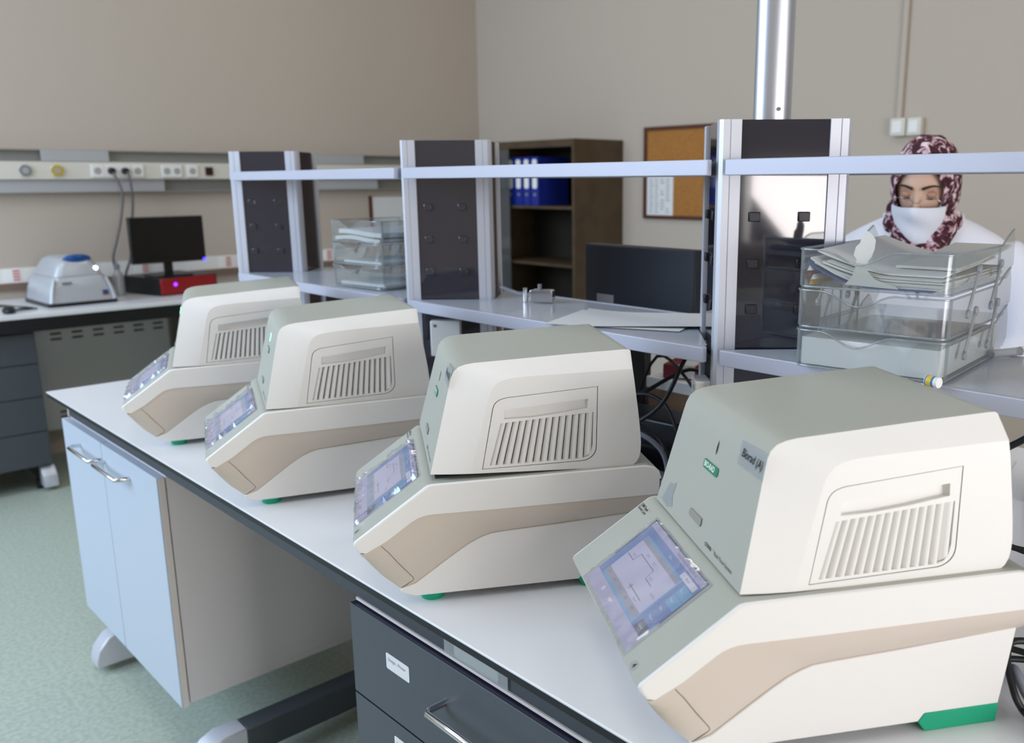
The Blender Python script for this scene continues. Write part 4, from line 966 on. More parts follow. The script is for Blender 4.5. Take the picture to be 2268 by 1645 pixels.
m = MB(); m.box((1.16, 5.55, 0.3), (1.22, 5.60, 0.34)); m.box((1.80, 5.55, 0.3), (1.86, 5.60, 0.34)); m.build('wall_bracket', M_RADI, ra)
dk = thing('dark_base_cabinet', (0, 0, 0), 'dark grey cabinet under the wall bench beyond the radiator', 'cabinet')
m = MB(); m.box((1.925, 4.95, 0.10), (2.55, 5.45, 0.80)); m.box((1.98, 5.0, 0), (2.5, 5.4, 0.10)); m.build('carcass', M_CABD, dk, bevel=0.002)
m = MB(); m.box((1.927, 4.93, 0.105), (2.235, 4.949, 0.798)); m.build('door', M_CABD, dk, bevel=0.002); m = MB(); m.box((2.24, 4.93, 0.105), (2.548, 4.949, 0.798)); m.build('door', M_CABD, dk, bevel=0.002)
# splash strip with red printed stickers
o = MB().box((-0.9, YF-0.012, 0.985), (3.3, YF, 1.065)).build('trim_1', M_SOCK); struct(o)
o = MB().box((-0.9, YF-0.02, 0.945), (3.3, YF, 0.985)).build('trim_2', mat('brown_strip', (120, 100, 84), 0.6)); struct(o)
for i, (x, lb) in enumerate(((1.135, 'red printed sticker on the wall strip left of the centrifuge'), (1.80, 'red printed sticker on the wall strip below the far screen'), (2.30, 'red printed sticker on the wall strip right of the far screen'), (3.0, 'red printed sticker on the wall strip behind the clear trays'))):
    g = thing('red_sticker', (x, YF-0.012, 1.025), lb, 'sticker', 0, 'red wall stickers')
    m = MB(); m.box((-0.045, -0.0015, -0.036), (0.04, 0, 0.036)); m.build('backing', M_WHITE, g)
    m = MB()
    for k in range(4): m.box((0.0, -0.0022, -0.028+0.016*k), (0.034, -0.0015, -0.018+0.016*k))
    m.build('red_print', mat('faded_red', (196, 110, 108), 0.7) if i == 0 else MATS['faded_red'], g)

# trunking with sockets
tk = thing('cable_trunking', (0, YF, 0), 'cream three channel cable trunking along the background wall', 'trunking')
m = MB(); m.box((-0.9, -0.075, 1.533), (3.72, 0, 1.626)); m.build('socket_channel', M_TRUNK, tk, bevel=0.003)
m = MB(); m.box((-0.9, -0.05, 1.626), (3.72, 0, 1.632)); m.box((-0.9, -0.05, 1.686), (3.72, 0, 1.692)); m.box((-0.9, -0.02, 1.632), (3.72, 0, 1.686)); m.build('top_channel', M_TRUNKD, tk)
m = MB(); m.box((-0.9, -0.05, 1.461), (3.72, 0, 1.467)); m.box((-0.9, -0.02, 1.467), (3.72, 0, 1.533)); m.build('bottom_channel', M_TRUNKD, tk)
for x0, x1 in ((1.335, 1.675), (2.85, 3.30)): m = MB(); m.box((x0, -0.056, 1.629), (x1, -0.05, 1.690)); m.build('top_cover', M_TRUNKG, tk, bevel=0.002)
for x0, x1 in ((-0.9, 1.962), (2.75, 3.40)): m = MB(); m.box((x0, -0.056, 1.463), (x1, -0.05, 1.533)); m.build('bottom_cover', M_TRUNKG, tk, bevel=0.002)
SZ = 1.579; SY = YF-0.075
def wsock(x, w, h, lb, ring=None, plate=M_SOCK, holes=1):
    g = thing('mains_socket', (x, SY, SZ), lb, 'socket')
    m = MB(); m.box((-w/2, -0.008, -h/2), (w/2, 0, h/2)); p = m.build('face_plate', plate, g, bevel=0.002)
    for k in range(holes):
        xc = 0 if holes == 1 else (-w/2+w*(k+0.5)/holes)
        if ring:
            m = MB(); m.cyl((xc, -0.012, 0), (xc, -0.006, 0), 0.030, n=24); r_ = m.build('socket_ring', ring, g, smooth=40); m = MB(); m.cyl((xc, -0.0135, 0), (xc, -0.012, 0), 0.016, n=18); m.build('socket_centre', M_SOCKD, g)
        else:
            m = MB(); m.cyl((xc, -0.009, 0), (xc, -0.0075, 0), 0.019, n=20); m.build('socket_hole', M_SOCKD if plate is M_SOCK else M_BLK, g)
wsock(1.247, 0.002+0.05, 0.05, 'round grey bushing on the trunking above the centrifuge, leftmost', M_SILVD, M_TRUNK)
wsock(1.399, 0.052, 0.05, 'round yellow bushing on the trunking', M_YEL, M_TRUNK)
wsock(1.600, 0.066, 0.07, 'white socket left of the two black plugs')
wsock(1.705, 0.140, 0.07, 'double white socket holding two black plugs', None, M_SOCK, 2)
wsock(1.812, 0.066, 0.07, 'white socket right of the two black plugs')
wsock(2.003, 0.115, 0.07, 'wide white data outlet on the trunking', None, M_SOCK, 2)
wsock(2.122, 0.066, 0.07, 'single white socket next to the dark red one')
wsock(2.222, 0.046, 0.05, 'dark red square socket near the farthest tower', None, M_MAROON)
for x, pts, lb in ((1.670, [(1.670, SY-0.03, SZ), (1.675, SY-0.05, SZ-0.03), (1.690, 5.44, 1.46), (1.668, 5.43, 1.33), (1.628, 5.42, 1.20), (1.600, 5.43, 1.10), (1.615, 5.46, 1.0), (1.58, 5.50, 0.91)], 'left black mains plug with cable hanging from the trunking'),
                   (1.742, [(1.742, SY-0.03, SZ), (1.748, SY-0.05, SZ-0.03), (1.745, 5.45, 1.42), (1.725, 5.45, 1.28), (1.705, 5.45, 1.12), (1.665, 5.46, 1.0), (1.66, 5.50, 0.91)], 'right black mains plug with cable hanging from the trunking')):
    g = thing('mains_plug', (0, 0, 0), lb, 'plug')
    m = MB(); m.cyl((x, SY-0.008, SZ), (x, SY-0.04, SZ), 0.020, 0.016, n=18); m.build('plug_body', M_BLK, g, smooth=40)
    m = MB(); m.tube(pts, 0.0065, 8); m.build('cord', mat('dark_grey_cable', (92, 90, 90), 0.5) if 'dark_grey_cable' not in MATS else MATS['dark_grey_cable'], g, smooth=60)

# centrifuge
ce = thing('benchtop_centrifuge', (1.325, 5.04, BZ), 'silver benchtop centrifuge with blue lid handle and glowing white lamp', 'centrifuge', radians(3))
def loft(m, secs):   # (z, x0, x1, y0, y1, r)
    rs = []
    for zz, x0, x1, y0, y1, r in secs:
        rs.append([((x0+x1)/2+p[0], (y0+y1)/2+p[1], zz) for p in rrect(x1-x0, y1-y0, r, 5)])
    m.rings(rs); return m
m = MB(); loft(m, [(0, -0.165, 0.165, 0.0, 0.40, 0.02), (0.018, -0.165, 0.165, 0.0, 0.40, 0.02)]); m.build('base_plinth', M_BLK, ce, smooth=40)
m = MB(); loft(m, [(0.018, -0.158, 0.158, 0.004, 0.40, 0.03), (0.08, -0.150, 0.150, 0.012, 0.40, 0.035), (0.142, -0.128, 0.128, 0.022, 0.395, 0.04), (0.147, -0.122, 0.122, 0.026, 0.39, 0.04)]); m.build('body', M_SILV, ce, smooth=50)
m = MB(); loft(m, [(0.1485, -0.120, 0.120, 0.024, 0.38, 0.04), (0.20, -0.098, 0.098, 0.034, 0.36, 0.045), (0.228, -0.086, 0.086, 0.046, 0.34, 0.05), (0.243, -0.068, 0.068, 0.075, 0.30, 0.05), (0.248, -0.03, 0.03, 0.12, 0.25, 0.025)]); ld = m.build('centrifuge_lid', M_SILV, ce, smooth=50)
m = MB(); m.ball((0.006, 0.058, 0.232), (0.068, 0.030, 0.022), 24, 10, rot=Matrix.Rotation(radians(-38), 3, 'X')); m.build('lid_handle', M_BLUE, ld, smooth=60)
for s in (-1, 1):
    m = MB(); m.tube([(s*0.150, 0.004, 0.02), (s*0.139, 0.010, 0.08), (s*0.122, 0.022, 0.135)], lambda t: 0.013-0.006*t, 12); m.build('side_cheek', M_SILV, ce, smooth=60)
m = MB(); m.cyl((0.083, 0.0345, 0.183), (0.083, 0.030, 0.182), 0.0095, n=18); m.build('status_lamp', M_LEDWHITE, ld)
m = MB(); m.box((-0.09, 0.010, 0.110), (-0.045, 0.016, 0.122)); m.build('name_plate', M_SILVD, ce); m = MB(); m.box((0.095, 0.004, 0.055), (0.122, 0.010, 0.068)); m.build('blue_label', M_BLUE, ce); m = MB(); m.box((0.095, 0.002, 0.044), (0.122, 0.010, 0.053)); m.build('red_label', M_PRED, ce)
# computer, screen, mouse and bits on the wall bench
pc = thing('desktop_computer', (1.730, 5.095, BZ), 'flat black desktop computer with glossy red front', 'computer', radians(14))
m = MB(); m.box((0, 0.012, 0.004), (0.36, 0.37, 0.098)); m.build('case', M_BLK, pc, bevel=0.003)
m = MB(); m.box((0.002, 0, 0.006), (0.345, 0.014, 0.094)); fp = m.build('front_panel', M_RED, pc, bevel=0.003)
m = MB(); m.cyl((0.085, 0.001, 0.060), (0.085, -0.002, 0.060), 0.010, 0.010, n=20); m.build('power_ring', M_LEDVIO, pc)
for x in (0.03, 0.33):
    m = MB(); m.box((x-0.01, 0.05, 0), (x+0.01, 0.33, 0.006)); m.build('foot', M_BLK, pc)
sc = thing('computer_monitor', (1.835, 5.23, BZ+0.0985), 'dark screen monitor standing on the red fronted computer', 'monitor', radians(3))
m = MB(); m.box((-0.205, -0.012, 0.075), (0.205, 0.02, 0.330)); mp = m.build('monitor_panel', M_BLK, sc, bevel=0.004)
m = MB(); m.box((-0.197, -0.0135, 0.09), (0.197, -0.012, 0.322)); m.build('screen', M_BLKS, sc)
m = MB(); m.box((-0.022, 0.02, 0.006), (0.022, 0.04, 0.20)); m.build('stand_neck', M_BLK, sc); m = MB(); m.prism(rrect(0.24, 0.16, 0.05, 5), lambda p, k: (p[0], 0.03+p[1], 0.008*k)); m.build('stand_base', M_BLK, sc)
m = MB(); m.cyl((0.193, -0.0125, 0.083), (0.193, -0.0165, 0.083), 0.0085, n=18); m.build('power_light', M_LEDBLUE, mp)
ms = thing('computer_mouse', (0.975, 4.985, BZ), 'black computer mouse at the left end of the wall bench', 'mouse', radians(80))
m = MB(); m.ball((0, 0, 0.012), (0.055, 0.030, 0.022), 18, 10); 
m.v = [(x, y, max(0.0, zz)) for x, y, zz in m.v]; m.build('mouse_shell', M_BLK, ms, smooth=60); m = MB(); m.ball((0.03, 0, 0.026), (0.008, 0.004, 0.006), 10, 6); m.build('scroll_wheel', M_SILVD, ms, smooth=60)
for i in range(4):
    cable([(0.90+0.02*i, 5.28-0.03*i, BZ+0.005), (1.00, 5.22+0.02*i, BZ+0.008), (1.08, 5.14-0.02*i, BZ+0.005), (1.10-0.02*i, 5.02+0.02*i, BZ+0.005), (0.98, 5.06-0.015*i, BZ+0.005)], 0.0025, M_CABLE, ('first', 'second', 'third', 'fourth')[i]+' thin dark lead looped on the wall bench beside the centrifuge')
bt = thing('clear_bottle', (1.575, 5.30, BZ), 'clear wash bottle between centrifuge and computer', 'bottle')
m = MB()
def ringz(r, zz, n=18): return [(r*cos(2*pi*i/n), r*sin(2*pi*i/n), zz) for i in range(n)]
m.rings([ringz(0.030, 0), ringz(0.031, 0.10), ringz(0.024, 0.125), ringz(0.012, 0.14), ringz(0.012, 0.15)]); m.build('bottle_body', M_ACRS, bt, smooth=50)
m = MB(); m.rings([ringz(0.015, 0.15), ringz(0.014, 0.175), ringz(0.004, 0.178), ringz(0.003, 0.20)]); m.build('bottle_cap', M_SILVD, bt, smooth=50)
m = MB(); m.box((3.375, YF-0.012, 1.20), (3.66, YF, 1.408)); o = m.build('notice_board', M_PAPER, None, bevel=0.002); tag(o, 'plain white notice panel on the back wall behind the middle tower', 'notice')
m = MB(); m.box((3.352, YF-0.016, 1.19), (3.374, YF, 1.415)); o = m.build('notice_edge', M_CORKF, o, bevel=0.001)

# ------------------------------------------------------------------ cupboard with binders
CX0, CY0, CY1, CH = 3.906, 4.085, 4.98, 1.768
cu = thing('wooden_cupboard', (0, 0, 0), 'tall open brown cupboard in the corner with blue binders', 'cupboard')
m = MB(); m.box((CX0, CY0, 0.0), (XR-0.002, CY0+0.022, CH)); m.build('side_board', M_WOODC, cu, bevel=0.001)
m = MB(); m.box((CX0, CY1-0.022, 0.0), (XR-0.002, CY1, CH)); m.build('side_board', M_WOODC, cu, bevel=0.001)
m = MB(); m.box((CX0, CY0+0.022, CH-0.045), (XR-0.002, CY1-0.022, CH)); m.build('top_board', M_WOODC, cu)
m = MB(); m.box((XR-0.012, CY0+0.022, 0.06), (XR-0.002, CY1-0.022, CH-0.045)); m.build('back_board', M_WOODD, cu)
for zz in (0.06, 0.60, 0.982, 1.352): m = MB(); m.box((CX0+0.03, CY0+0.022, zz-0.018), (XR-0.012, CY1-0.022, zz)); m.build('shelf_board', M_WOODC, cu)
m = MB(); m.box((CX0+0.004, 4.725, 0.06), (CX0+0.010, CY1-0.024, CH-0.047)); gd = m.build('glass_door', clear('cupboard_glass', (150, 160, 156), 0.06, 0.10, 0.05, 0.3), cu)
m = MB(); m.cyl((CX0+0.004, 4.895, 0.955), (CX0-0.012, 4.895, 0.955), 0.009, n=14); m.build('door_knob', M_CHROME, gd, smooth=40)
bl = ['rightmost blue binder on the cupboard shelf', 'second blue binder from the right in the cupboard', 'third blue binder from the right in the cupboard', 'fourth blue binder from the right in the cupboard', 'blue binder behind the cupboard glass']
b0 = thing('ring_binder', (CX0+0.05, 4.515, 1.3525), bl[0], 'binder', 0, 'blue binders in the cupboard')
m = MB(); m.box((0, -0.036, 0.0), (0.004, 0.036, 0.315)); m.build('spine', M_BINDER, b0, bevel=0.001)
for s in (-1, 1): m = MB(); m.box((0.002, s*0.036, 0), (0.27, s*0.033, 0.315)); m.build('cover', M_BINDER, b0)
m = MB(); m.box((0.006, -0.03, 0.008), (0.26, 0.03, 0.305)); m.build('paper_block', M_PAPER2, b0)
m = MB(); m.prism(rrect(0.046, 0.19, 0.015, 3), lambda p, k: (-0.0012*k, p[0], 0.205+p[1])); m.build('spine_label', M_WHITE, b0)
m = MB(); m.cyl((0.0005, 0, 0.072), (-0.0015, 0, 0.072), 0.012, n=18); m.build('finger_ring', M_SILVD, b0)
for i in range(1, 5):
    c = copy_tree(b0); c['label'] = bl[i]; c.location = (CX0+0.05, 4.515+0.083*i, 1.3525)
# cork board
cb = thing('cork_board', (XR, 0, 0), 'cork notice board with dark wooden frame on the right wall', 'board')
m = MB(); m.box((-0.012, 3.02, 1.295), (0, 3.865, 1.818)); m.build('cork_sheet', M_CORK, cb)
for a, c in (((2.995, 1.274), (3.02, 1.838)), ((3.865, 1.274), (3.890, 1.838)), ((3.02, 1.274), (3.865, 1.296)), ((3.02, 1.816), (3.865, 1.838))):
    m = MB(); m.box((-0.022, a[0], a[1]), (0, c[0], c[1])); m.build('frame_side', M_CORKF, cb, bevel=0.002)
pn = thing('pinned_sheet', (XR-0.012, 3.755, 1.415), 'printed white list pinned on the cork board', 'paper')
m = MB(); m.box((-0.001, -0.108, -0.122), (0, 0.108, 0.122)); m.build('paper_sheet', M_PAPER, pn)
m = MB()
for r_ in range(12):
    zz = 0.10-r_*0.018
    for c_ in range(4):
        if rnd.random() < 0.8: m.box((-0.0016, 0.085-c_*0.045-0.034*rnd.uniform(0.6, 1), zz-0.003), (-0.001, 0.085-c_*0.045, zz+0.003))
t_ = m.build('print_lines', M_PGREY, pn); t_['kind'] = 'stuff'

# ------------------------------------------------------------------ the woman behind the bench
TH = math.atan2(0.90, -0.43)            # local +y faces (-0.90, -0.43)
PX, PY = 2.410, 1.128
wo = thing('person', (PX, PY, 0), 'woman in white lab coat, maroon patterned headscarf and white mask, looking down', 'person', TH)
def remeshed(mb, voxel, smooth_it=6, fac=0.5):
    me = bpy.data.meshes.new('tmp'); me.from_pydata(mb.v, [], mb.f)
    bm = bmesh.new(); bm.from_mesh(me); bmesh.ops.recalc_face_normals(bm, faces=bm.faces); bm.to_mesh(me); bm.free()
    o = bpy.data.objects.new('tmp', me); COL.objects.link(o)
    r = o.modifiers.new('r', 'REMESH'); r.mode = 'VOXEL'; r.voxel_size = voxel
    s = o.modifiers.new('s', 'SMOOTH'); s.iterations = smooth_it; s.factor = fac
    dg = bpy.context.evaluated_depsgraph_get(); m2 = bpy.data.meshes.new_from_object(o.evaluated_get(dg))
    bpy.data.objects.remove(o, do_unlink=True); bpy.data.meshes.remove(me)
    m2.polygons.foreach_set('use_smooth', [True]*len(m2.polygons)); return m2
def meshobj(name, me, mt, parent):
    me.name = name; me.materials.clear(); me.materials.append(mt); o = bpy.data.objects.new(name, me); COL.objects.link(o); o.parent = parent; return o
def ell(c, a, b_, n=24, tilt=0.0, p=2.3):
    out = []
    for i in range(n):
        t = 2*pi*i/n; ct, st_ = cos(t), sin(t)
        x = a*abs(ct)**(2/p)*(1 if ct >= 0 else -1); y = b_*abs(st_)**(2/p)*(1 if st_ >= 0 else -1)
        out.append((c[0]+x, c[1]+y, c[2]+y*tilt))
    return out
# --- head in its own frame: origin head centre, +y forward, tilted down
HC = Vector((0.000, 0.062, 1.492)); TILT = radians(-17); TURN = radians(-13); ROLLH = radians(-2)
HR = Matrix.Rotation(TURN, 3, 'Z') @ Matrix.Rotation(TILT, 3, 'X') @ Matrix.Rotation(ROLLH, 3, 'Y')
def H(x, y, z): return HC + HR @ Vector((x, y, z))
def gs(d, s): return math.exp(-(d/s)**2)
def head_pt(az, ph):
    """az 0 = front; ph -90..90"""
    sx, cy_, sz = sin(az)*cos(ph), cos(az)*cos(ph), sin(ph)
    x, y, z = 0.073*sx, 0.094*cy_, 0.118*sz
    if z < 0:
        k = -z/0.118; x *= 1-0.30*k**1.6
        if y > 0: y *= 1+0.05*k
        else: y *= 1-0.35*k
    if y > 0:
        front = max(0, cos(az))**0.6
        y *= 0.93
        y += 0.024*gs(x, 0.0115)*(gs(z+0.030, 0.020)+0.35*gs(z+0.008, 0.018))*front      # nose
        y += 0.005*gs(z-0.024, 0.012)*gs(abs(x)-0.030, 0.026)*front                        # brow
        y -= 0.0095*(gs(x-0.031, 0.017)+gs(x+0.031, 0.017))*gs(z-0.002, 0.013)*front       # sockets
        y += 0.005*gs(x, 0.026)*gs(z+0.062, 0.012)*front + 0.006*gs(x, 0.02)*gs(z+0.098, 0.014)*front
        y += 0.004*(gs(x-0.045, 0.018)+gs(x+0.045, 0.018))*gs(z+0.028, 0.022)*front
    return x, y, z
m = MB(); NA, NP = 72, 54; rs = []
for j in range(1, NP):
    ph = -pi/2+pi*j/NP; rs.append([tuple(H(*head_pt(2*pi*i/NA, ph))) for i in range(NA)])
m.rings(rs)
for s in (-1, 1): m.ball(H(s*0.073, -0.012, -0.006), (0.008, 0.017, 0.030), 12, 8)          # ears
# neck, trunk, legs
m.rings([ell(c, a, b_) for c, a, b_ in (((0, 0.0, 1.24), 0.10, 0.07), ((0, 0.004, 1.33), 0.062, 0.058), ((0, 0.018, 1.39), 0.053, 0.055), ((0, 0.034, 1.45), 0.050, 0.053))])
m.rings([ell(c, a, b_) for c, a, b_ in (((0, 0, 0.84), 0.150, 0.105), ((0, 0, 0.95), 0.140, 0.10), ((0, 0, 1.05), 0.135, 0.095), ((0, 0, 1.20), 0.155, 0.10), ((0, -0.005, 1.30), 0.160, 0.085), ((0, -0.005, 1.335), 0.10, 0.07))])
for s in (-1, 1):
    m.tube([(s*0.085, 0, 0.88), (s*0.088, 0.012, 0.48), (s*0.085, -0.01, 0.09)], lambda t: 0.082-0.045*t, 14)
    m.tube([(s*0.085, -0.03, 0.055), (s*0.092, 0.10, 0.03), (s*0.095, 0.16, 0.024)], lambda t: 0.036-0.012*t, 12)
    m.tube([(s*0.165, -0.005, 1.295), (s*0.235, 0.002, 1.25), (s*0.275, 0.022, 1.14), (s*0.280, 0.032, 1.06)], lambda t: 0.045-0.010*t, 12, smooth=False)
    m.tube([(s*0.280, 0.032, 1.06), (s*0.180, 0.150, 1.005), (s*0.075, 0.250, 0.975)], lambda t: 0.035-0.010*t, 12, smooth=False)
    # hand: palm, four bent fingers of different length, thumb from the side of the palm
    w0 = Vector((s*0.075, 0.250, 0.975)); d = Vector((-s*0.12, 0.92, -0.36)).normalized(); sd = Vector((s*1.0, 0.30, 0.0)).normalized(); nn = d.cross(sd).normalized()
    if nn.z > 0: nn = -nn
    for q in (0.0, 0.33, 0.66, 1.0):
        a = w0 + d*0.01 + sd*((q-0.5)*0.030); e = w0 + d*0.085 + sd*((q-0.5)*0.060); m.tube([a, e], 0.0125, 10, smooth=False)
    for q, L in ((0.0, 0.066), (0.34, 0.078), (0.67, 0.073), (1.0, 0.058)):
        a = w0 + d*0.080 + sd*((q-0.5)*0.062); k1 = a + (d*0.92+nn*0.25)*L*0.48; k2 = k1 + (d*0.70+nn*0.70)*L*0.30; k3 = k2 + (d*0.35+nn*0.9)*L*0.26
        m.tube([a, k1, k2, k3], lambda t: 0.0085-0.0022*t, 9, smooth=False)
    a = w0 + d*0.030 - sd*0.020; m.tube([a, a - sd*0.028 + d*0.026, a - sd*0.034 + d*0.055 + nn*0.012], lambda t: 0.0105-0.003*t, 9, smooth=False)
body = meshobj('body', remeshed(m, 0.0042, 2, 0.4), M_SKIN, wo)
# --- face details
for s in (-1, 1):
    # lowered lid and lashes
    m = MB(); m.ball(H(s*0.031, 0.0735, 0.001), (0.0145, 0.0095, 0.0098), 18, 12, rot=HR); m.build('eyelid', M_LID, wo, smooth=60)
    pts = [H(s*(0.031+0.0150*cos(a)), 0.0735+0.0085*sin(a)**0.6+0.0012, -0.0050-0.0030*sin(a)) for a in [radians(8+164*i/10) for i in range(11)]]
    m = MB(); m.tube(pts, lambda t: 0.0006+0.0013*sin(pi*t), 6, smooth=False); m.build('eyelashes', M_BROW, wo)
    pts = [H(s*x, y, zz) for x, y, zz in ((0.0125, 0.0895, 0.0195), (0.022, 0.0895, 0.0235), (0.034, 0.0860, 0.0265), (0.045, 0.0795, 0.0255), (0.053, 0.0725, 0.0205))]
    m = MB(); m.tube(pts, lambda t: 0.0034*(1-0.75*t)+0.0006, 8); m.build('eyebrow', M_BROW, wo, smooth=60)
# glasses low on the nose
gl = MB()
for s in (-1, 1):
    pts = [H(s*0.034+0.026*cos(a), 0.101-0.010*abs(cos(a))*(1 if cos(a)*s > 0 else 0.2), -0.016+0.0155*sin(a)) for a in [2*pi*i/20 for i in range(21)]]
    gl.tube(pts, 0.0014, 6, smooth=False)
    gl.tube([H(s*0.060, 0.092, -0.012), H(s*0.076, 0.060, -0.004), H(s*0.079, 0.0, 0.006)], 0.0016, 6, smooth=False)
gl.tube([H(-0.009, 0.103, -0.014), H(0, 0.106, -0.012), H(0.009, 0.103, -0.014)], 0.0014, 6)
gl.build('glasses', M_GLS, wo, smooth=60)
# mask
m = MB(); NU, NV = 28, 14; gr = []; inn = []
for j in range(NV+1):
    v = j/NV
    for i in range(NU+1):
        u = -1+2*i/NU
        a = u*radians(72)
        half = 0.0685*(1-0.30*max(0, v-0.25)/0.75)
        ztop = -0.024+0.005*gs(u, 0.25)-0.004*u*u
        zb = -0.119-0.004*(1-u*u)
        zz = ztop+(zb-ztop)*v
        yy = (0.046+0.066*cos(a)**0.8)*(1-0.10*v**2)+0.012*gs(u, 0.25)*gs(v-0.12, 0.3)+0.0025*sin(9*v+3*u)*(1-u*u)
        gr.append(H(half*sin(a)/sin(radians(72)), yy+0.004, zz)); inn.append(H(half*sin(a)/sin(radians(72))*0.98, yy+0.0015, zz))
K = len(gr); f = []
for j in range(NV):
    for i in range(NU):
        q = j*(NU+1)+i; f.append((q, q+1, q+NU+2, q+NU+1)); f.append((K+q, K+q+NU+1, K+q+NU+2, K+q+1))
m.add(gr+inn, f); mk = m.build('face_mask', M_MASK, wo, smooth=60)
m = MB()
for s in (-1, 1): m.tube([H(s*0.0670, 0.058, -0.030), H(s*0.078, 0.028, -0.018), H(s*0.082, -0.01, 0.0)], 0.0013, 6)
m.build('ear_loop', mat('ear_loop_red', (196, 60, 48), 0.7), mk)
# --- headscarf: hood around the face, and a wrap over the neck and chest
m = MB(); NS_, NT = 60, 26; rs = []
for t in range(NT+1):
    ring = []
    for i in range(NS_):
        ps = 2*pi*i/NS_
        a0 = radians(45) if sin(ps) < 0 else radians(45-14*sin(ps)**2)
        al_ = a0+(radians(176)-a0)*(t/NT)
        fold = 1+0.018*sin(5*ps+6*t/NT)*sin(pi*min(1, t/NT*1.2)) + 0.012*sin(11*ps)
        x = 0.0885*fold*sin(al_)*cos(ps); y = 0.112*fold*cos(al_)-0.004; zz = 0.130*fold*sin(al_)*sin(ps)+0.006
        if zz < -0.06: x *= 1+0.15*min(1, (-zz-0.06)/0.06)
        ring.append(H(x, y, zz))
    rs.append(ring)
inner = [[HC+(p-HC)*0.955 for p in r] for r in rs]
m.rings(list(reversed(inner))+rs, caps=False)
hood = m.build('headscarf', M_SCARF, wo, smooth=60)
m = MB(); rs = []
for k, (zz, a, b_, yc) in enumerate(((1.415, 0.078, 0.080, 0.052), (1.395, 0.088, 0.090, 0.046), (1.370, 0.092, 0.094, 0.040), (1.345, 0.086, 0.092, 0.036), (1.315, 0.080, 0.100, 0.030), (1.285, 0.075, 0.112, 0.020), (1.25, 0.066, 0.114, 0.015), (1.20, 0.045, 0.112, 0.010))):
    rs.append([(x*(1+0.04*sin(7*i_/48*2*pi+k*1.3)), y*(1+0.03*sin(5*i_/48*2*pi+k)), zq) for i_, (x, y, zq) in enumerate(ell((0.0, yc, zz), a, b_, 48, 0.10))])
m.rings(rs); m.build('neck_wrap', M_SCARF, wo, smooth=60)
# tail of scarf bunched at the sides of the neck
for s, zz, r_ in ((1, 1.392, 0.030), (-1, 1.398, 0.026), (1, 1.43, 0.022)):
    m = MB(); m.ball((s*0.078, 0.055, zz), (r_*0.85, r_*1.1, r_*1.25), 16, 10); m.build('scarf_fold', M_SCARF, wo, smooth=60)
# --- lab coat
m = MB()
m.rings([ell(c, a, b_, 32) for c, a, b_ in (((0, 0, 0.52), 0.235, 0.165), ((0, 0, 0.80), 0.215, 0.145), ((0, 0, 1.00), 0.195, 0.130), ((0, 0, 1.16), 0.198, 0.130), ((0, -0.004, 1.25), 0.240, 0.124), ((0, -0.008, 1.315), 0.240, 0.110), ((0, -0.010, 1.358), 0.200, 0.098), ((0, -0.008, 1.392), 0.138, 0.090), ((0, -0.004, 1.412), 0.094, 0.080))])
for s in (-1, 1):
    m.tube([(s*0.195, -0.008, 1.302), (s*0.250, 0.0, 1.250), (s*0.278, 0.018, 1.150), (s*0.280, 0.030, 1.055)], lambda t: 0.070-0.006*t, 16)
    m.tube([(s*0.280, 0.030, 1.055), (s*0.180, 0.150, 1.005), (s*0.085, 0.238, 0.980)], lambda t: 0.060-0.014*t, 16)
coat = meshobj('lab_coat', remeshed(m, 0.011, 8, 0.5), M_COAT, wo)
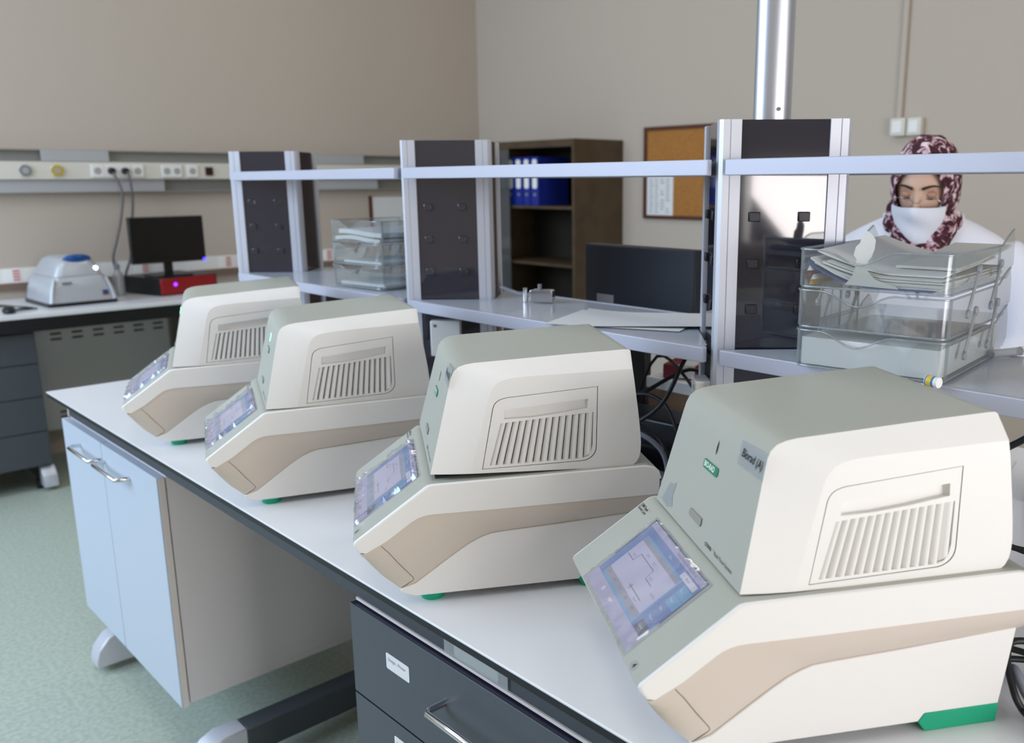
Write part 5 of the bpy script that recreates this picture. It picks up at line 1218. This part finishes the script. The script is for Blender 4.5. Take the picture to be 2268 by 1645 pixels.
# V of scarf at the chest and the two lapels over it
m = MB(); tri = [(-0.070, 1.375), (0.070, 1.375), (0.050, 1.31), (0.006, 1.222), (-0.006, 1.222), (-0.050, 1.31)]
def chest(x, zz): return 0.1275-0.55*x*x/0.2-max(0, (zz-1.19))*0.22
m.prism(tri, lambda p, k: (p[0], chest(p[0], p[1])+0.001+0.004*k, p[1])); m.build('scarf_front', M_SCARF, wo, smooth=30)
for s in (-1, 1):
    out = [(0.002, 1.205), (0.030, 1.275), (0.052, 1.325), (0.068, 1.372), (0.082, 1.400), (0.104, 1.392), (0.120, 1.345), (0.132, 1.318), (0.100, 1.312), (0.112, 1.296), (0.060, 1.245), (0.010, 1.195)]
    m = MB()
    def lap(p, k):
        x, zz = s*p[0], p[1]
        yy = chest(x, zz)+0.004+0.006*k
        if zz > 1.34: yy = max(yy, 0.072-0.35*(zz-1.34))-0.25*max(0, abs(x)-0.075)
        return (x, yy, zz)
    bm = bmesh.new(); vv = [bm.verts.new((p[0], p[1], 0)) for p in out]; bm.faces.new(vv); bmesh.ops.triangulate(bm, faces=bm.faces); bmesh.ops.subdivide_edges(bm, edges=bm.edges, cuts=2, use_grid_fill=True)
    bm.verts.index_update()
    A = [lap((v.co.x, v.co.y), 1) for v in bm.verts]; B_ = [lap((v.co.x, v.co.y), 0) for v in bm.verts]; n0 = len(A)
    f = [tuple(v.index for v in fc.verts) for fc in bm.faces]; f2 = [tuple(n0+i for i in reversed(q)) for q in f]
    bd = [(e.verts[0].index, e.verts[1].index) for e in bm.edges if e.is_boundary]; bm.free()
    m.add(A+B_, f+f2+[(a, c, n0+c, n0+a) for a, c in bd]); m.build('lapel', M_COAT, wo, smooth=40)
# collar stand behind the neck
m = MB(); rs = []
arc = [radians(-20+220*i/20) for i in range(21)]
for (ra, rb, zz) in ((0.095, 0.088, 1.375), (0.098, 0.092, 1.420), (0.104, 0.098, 1.418), (0.112, 0.106, 1.372)):
    rs.append([(ra*cos(a), -rb*sin(a)+0.012, zz-0.02*max(0, -sin(a))) for a in arc])
m.rings(list(zip(*rs)), closed=True); m.build('collar', M_COAT, wo, smooth=40)
# trousers and shoes, hidden behind the bench
m = MB()
for s in (-1, 1): m.tube([(s*0.085, 0, 0.90), (s*0.090, 0.012, 0.48), (s*0.086, -0.01, 0.07)], lambda t: 0.095-0.035*t, 14)
m.rings([ell((0, 0, zz), a, b_) for zz, a, b_ in ((0.84, 0.17, 0.12), (0.95, 0.16, 0.115), (1.0, 0.15, 0.11))]); meshobj('trousers', remeshed(m, 0.014, 4), M_TROU, wo)
for s in (-1, 1):
    m = MB(); m.tube([(s*0.086, -0.055, 0.04), (s*0.088, 0.0, 0.045), (s*0.094, 0.10, 0.038), (s*0.097, 0.175, 0.030)], lambda t: 0.045-0.012*t, 14)
    m.v = [(x, y, max(0.0, zz)) for x, y, zz in m.v]; m.build('shoe', M_SHOE, wo, smooth=50)
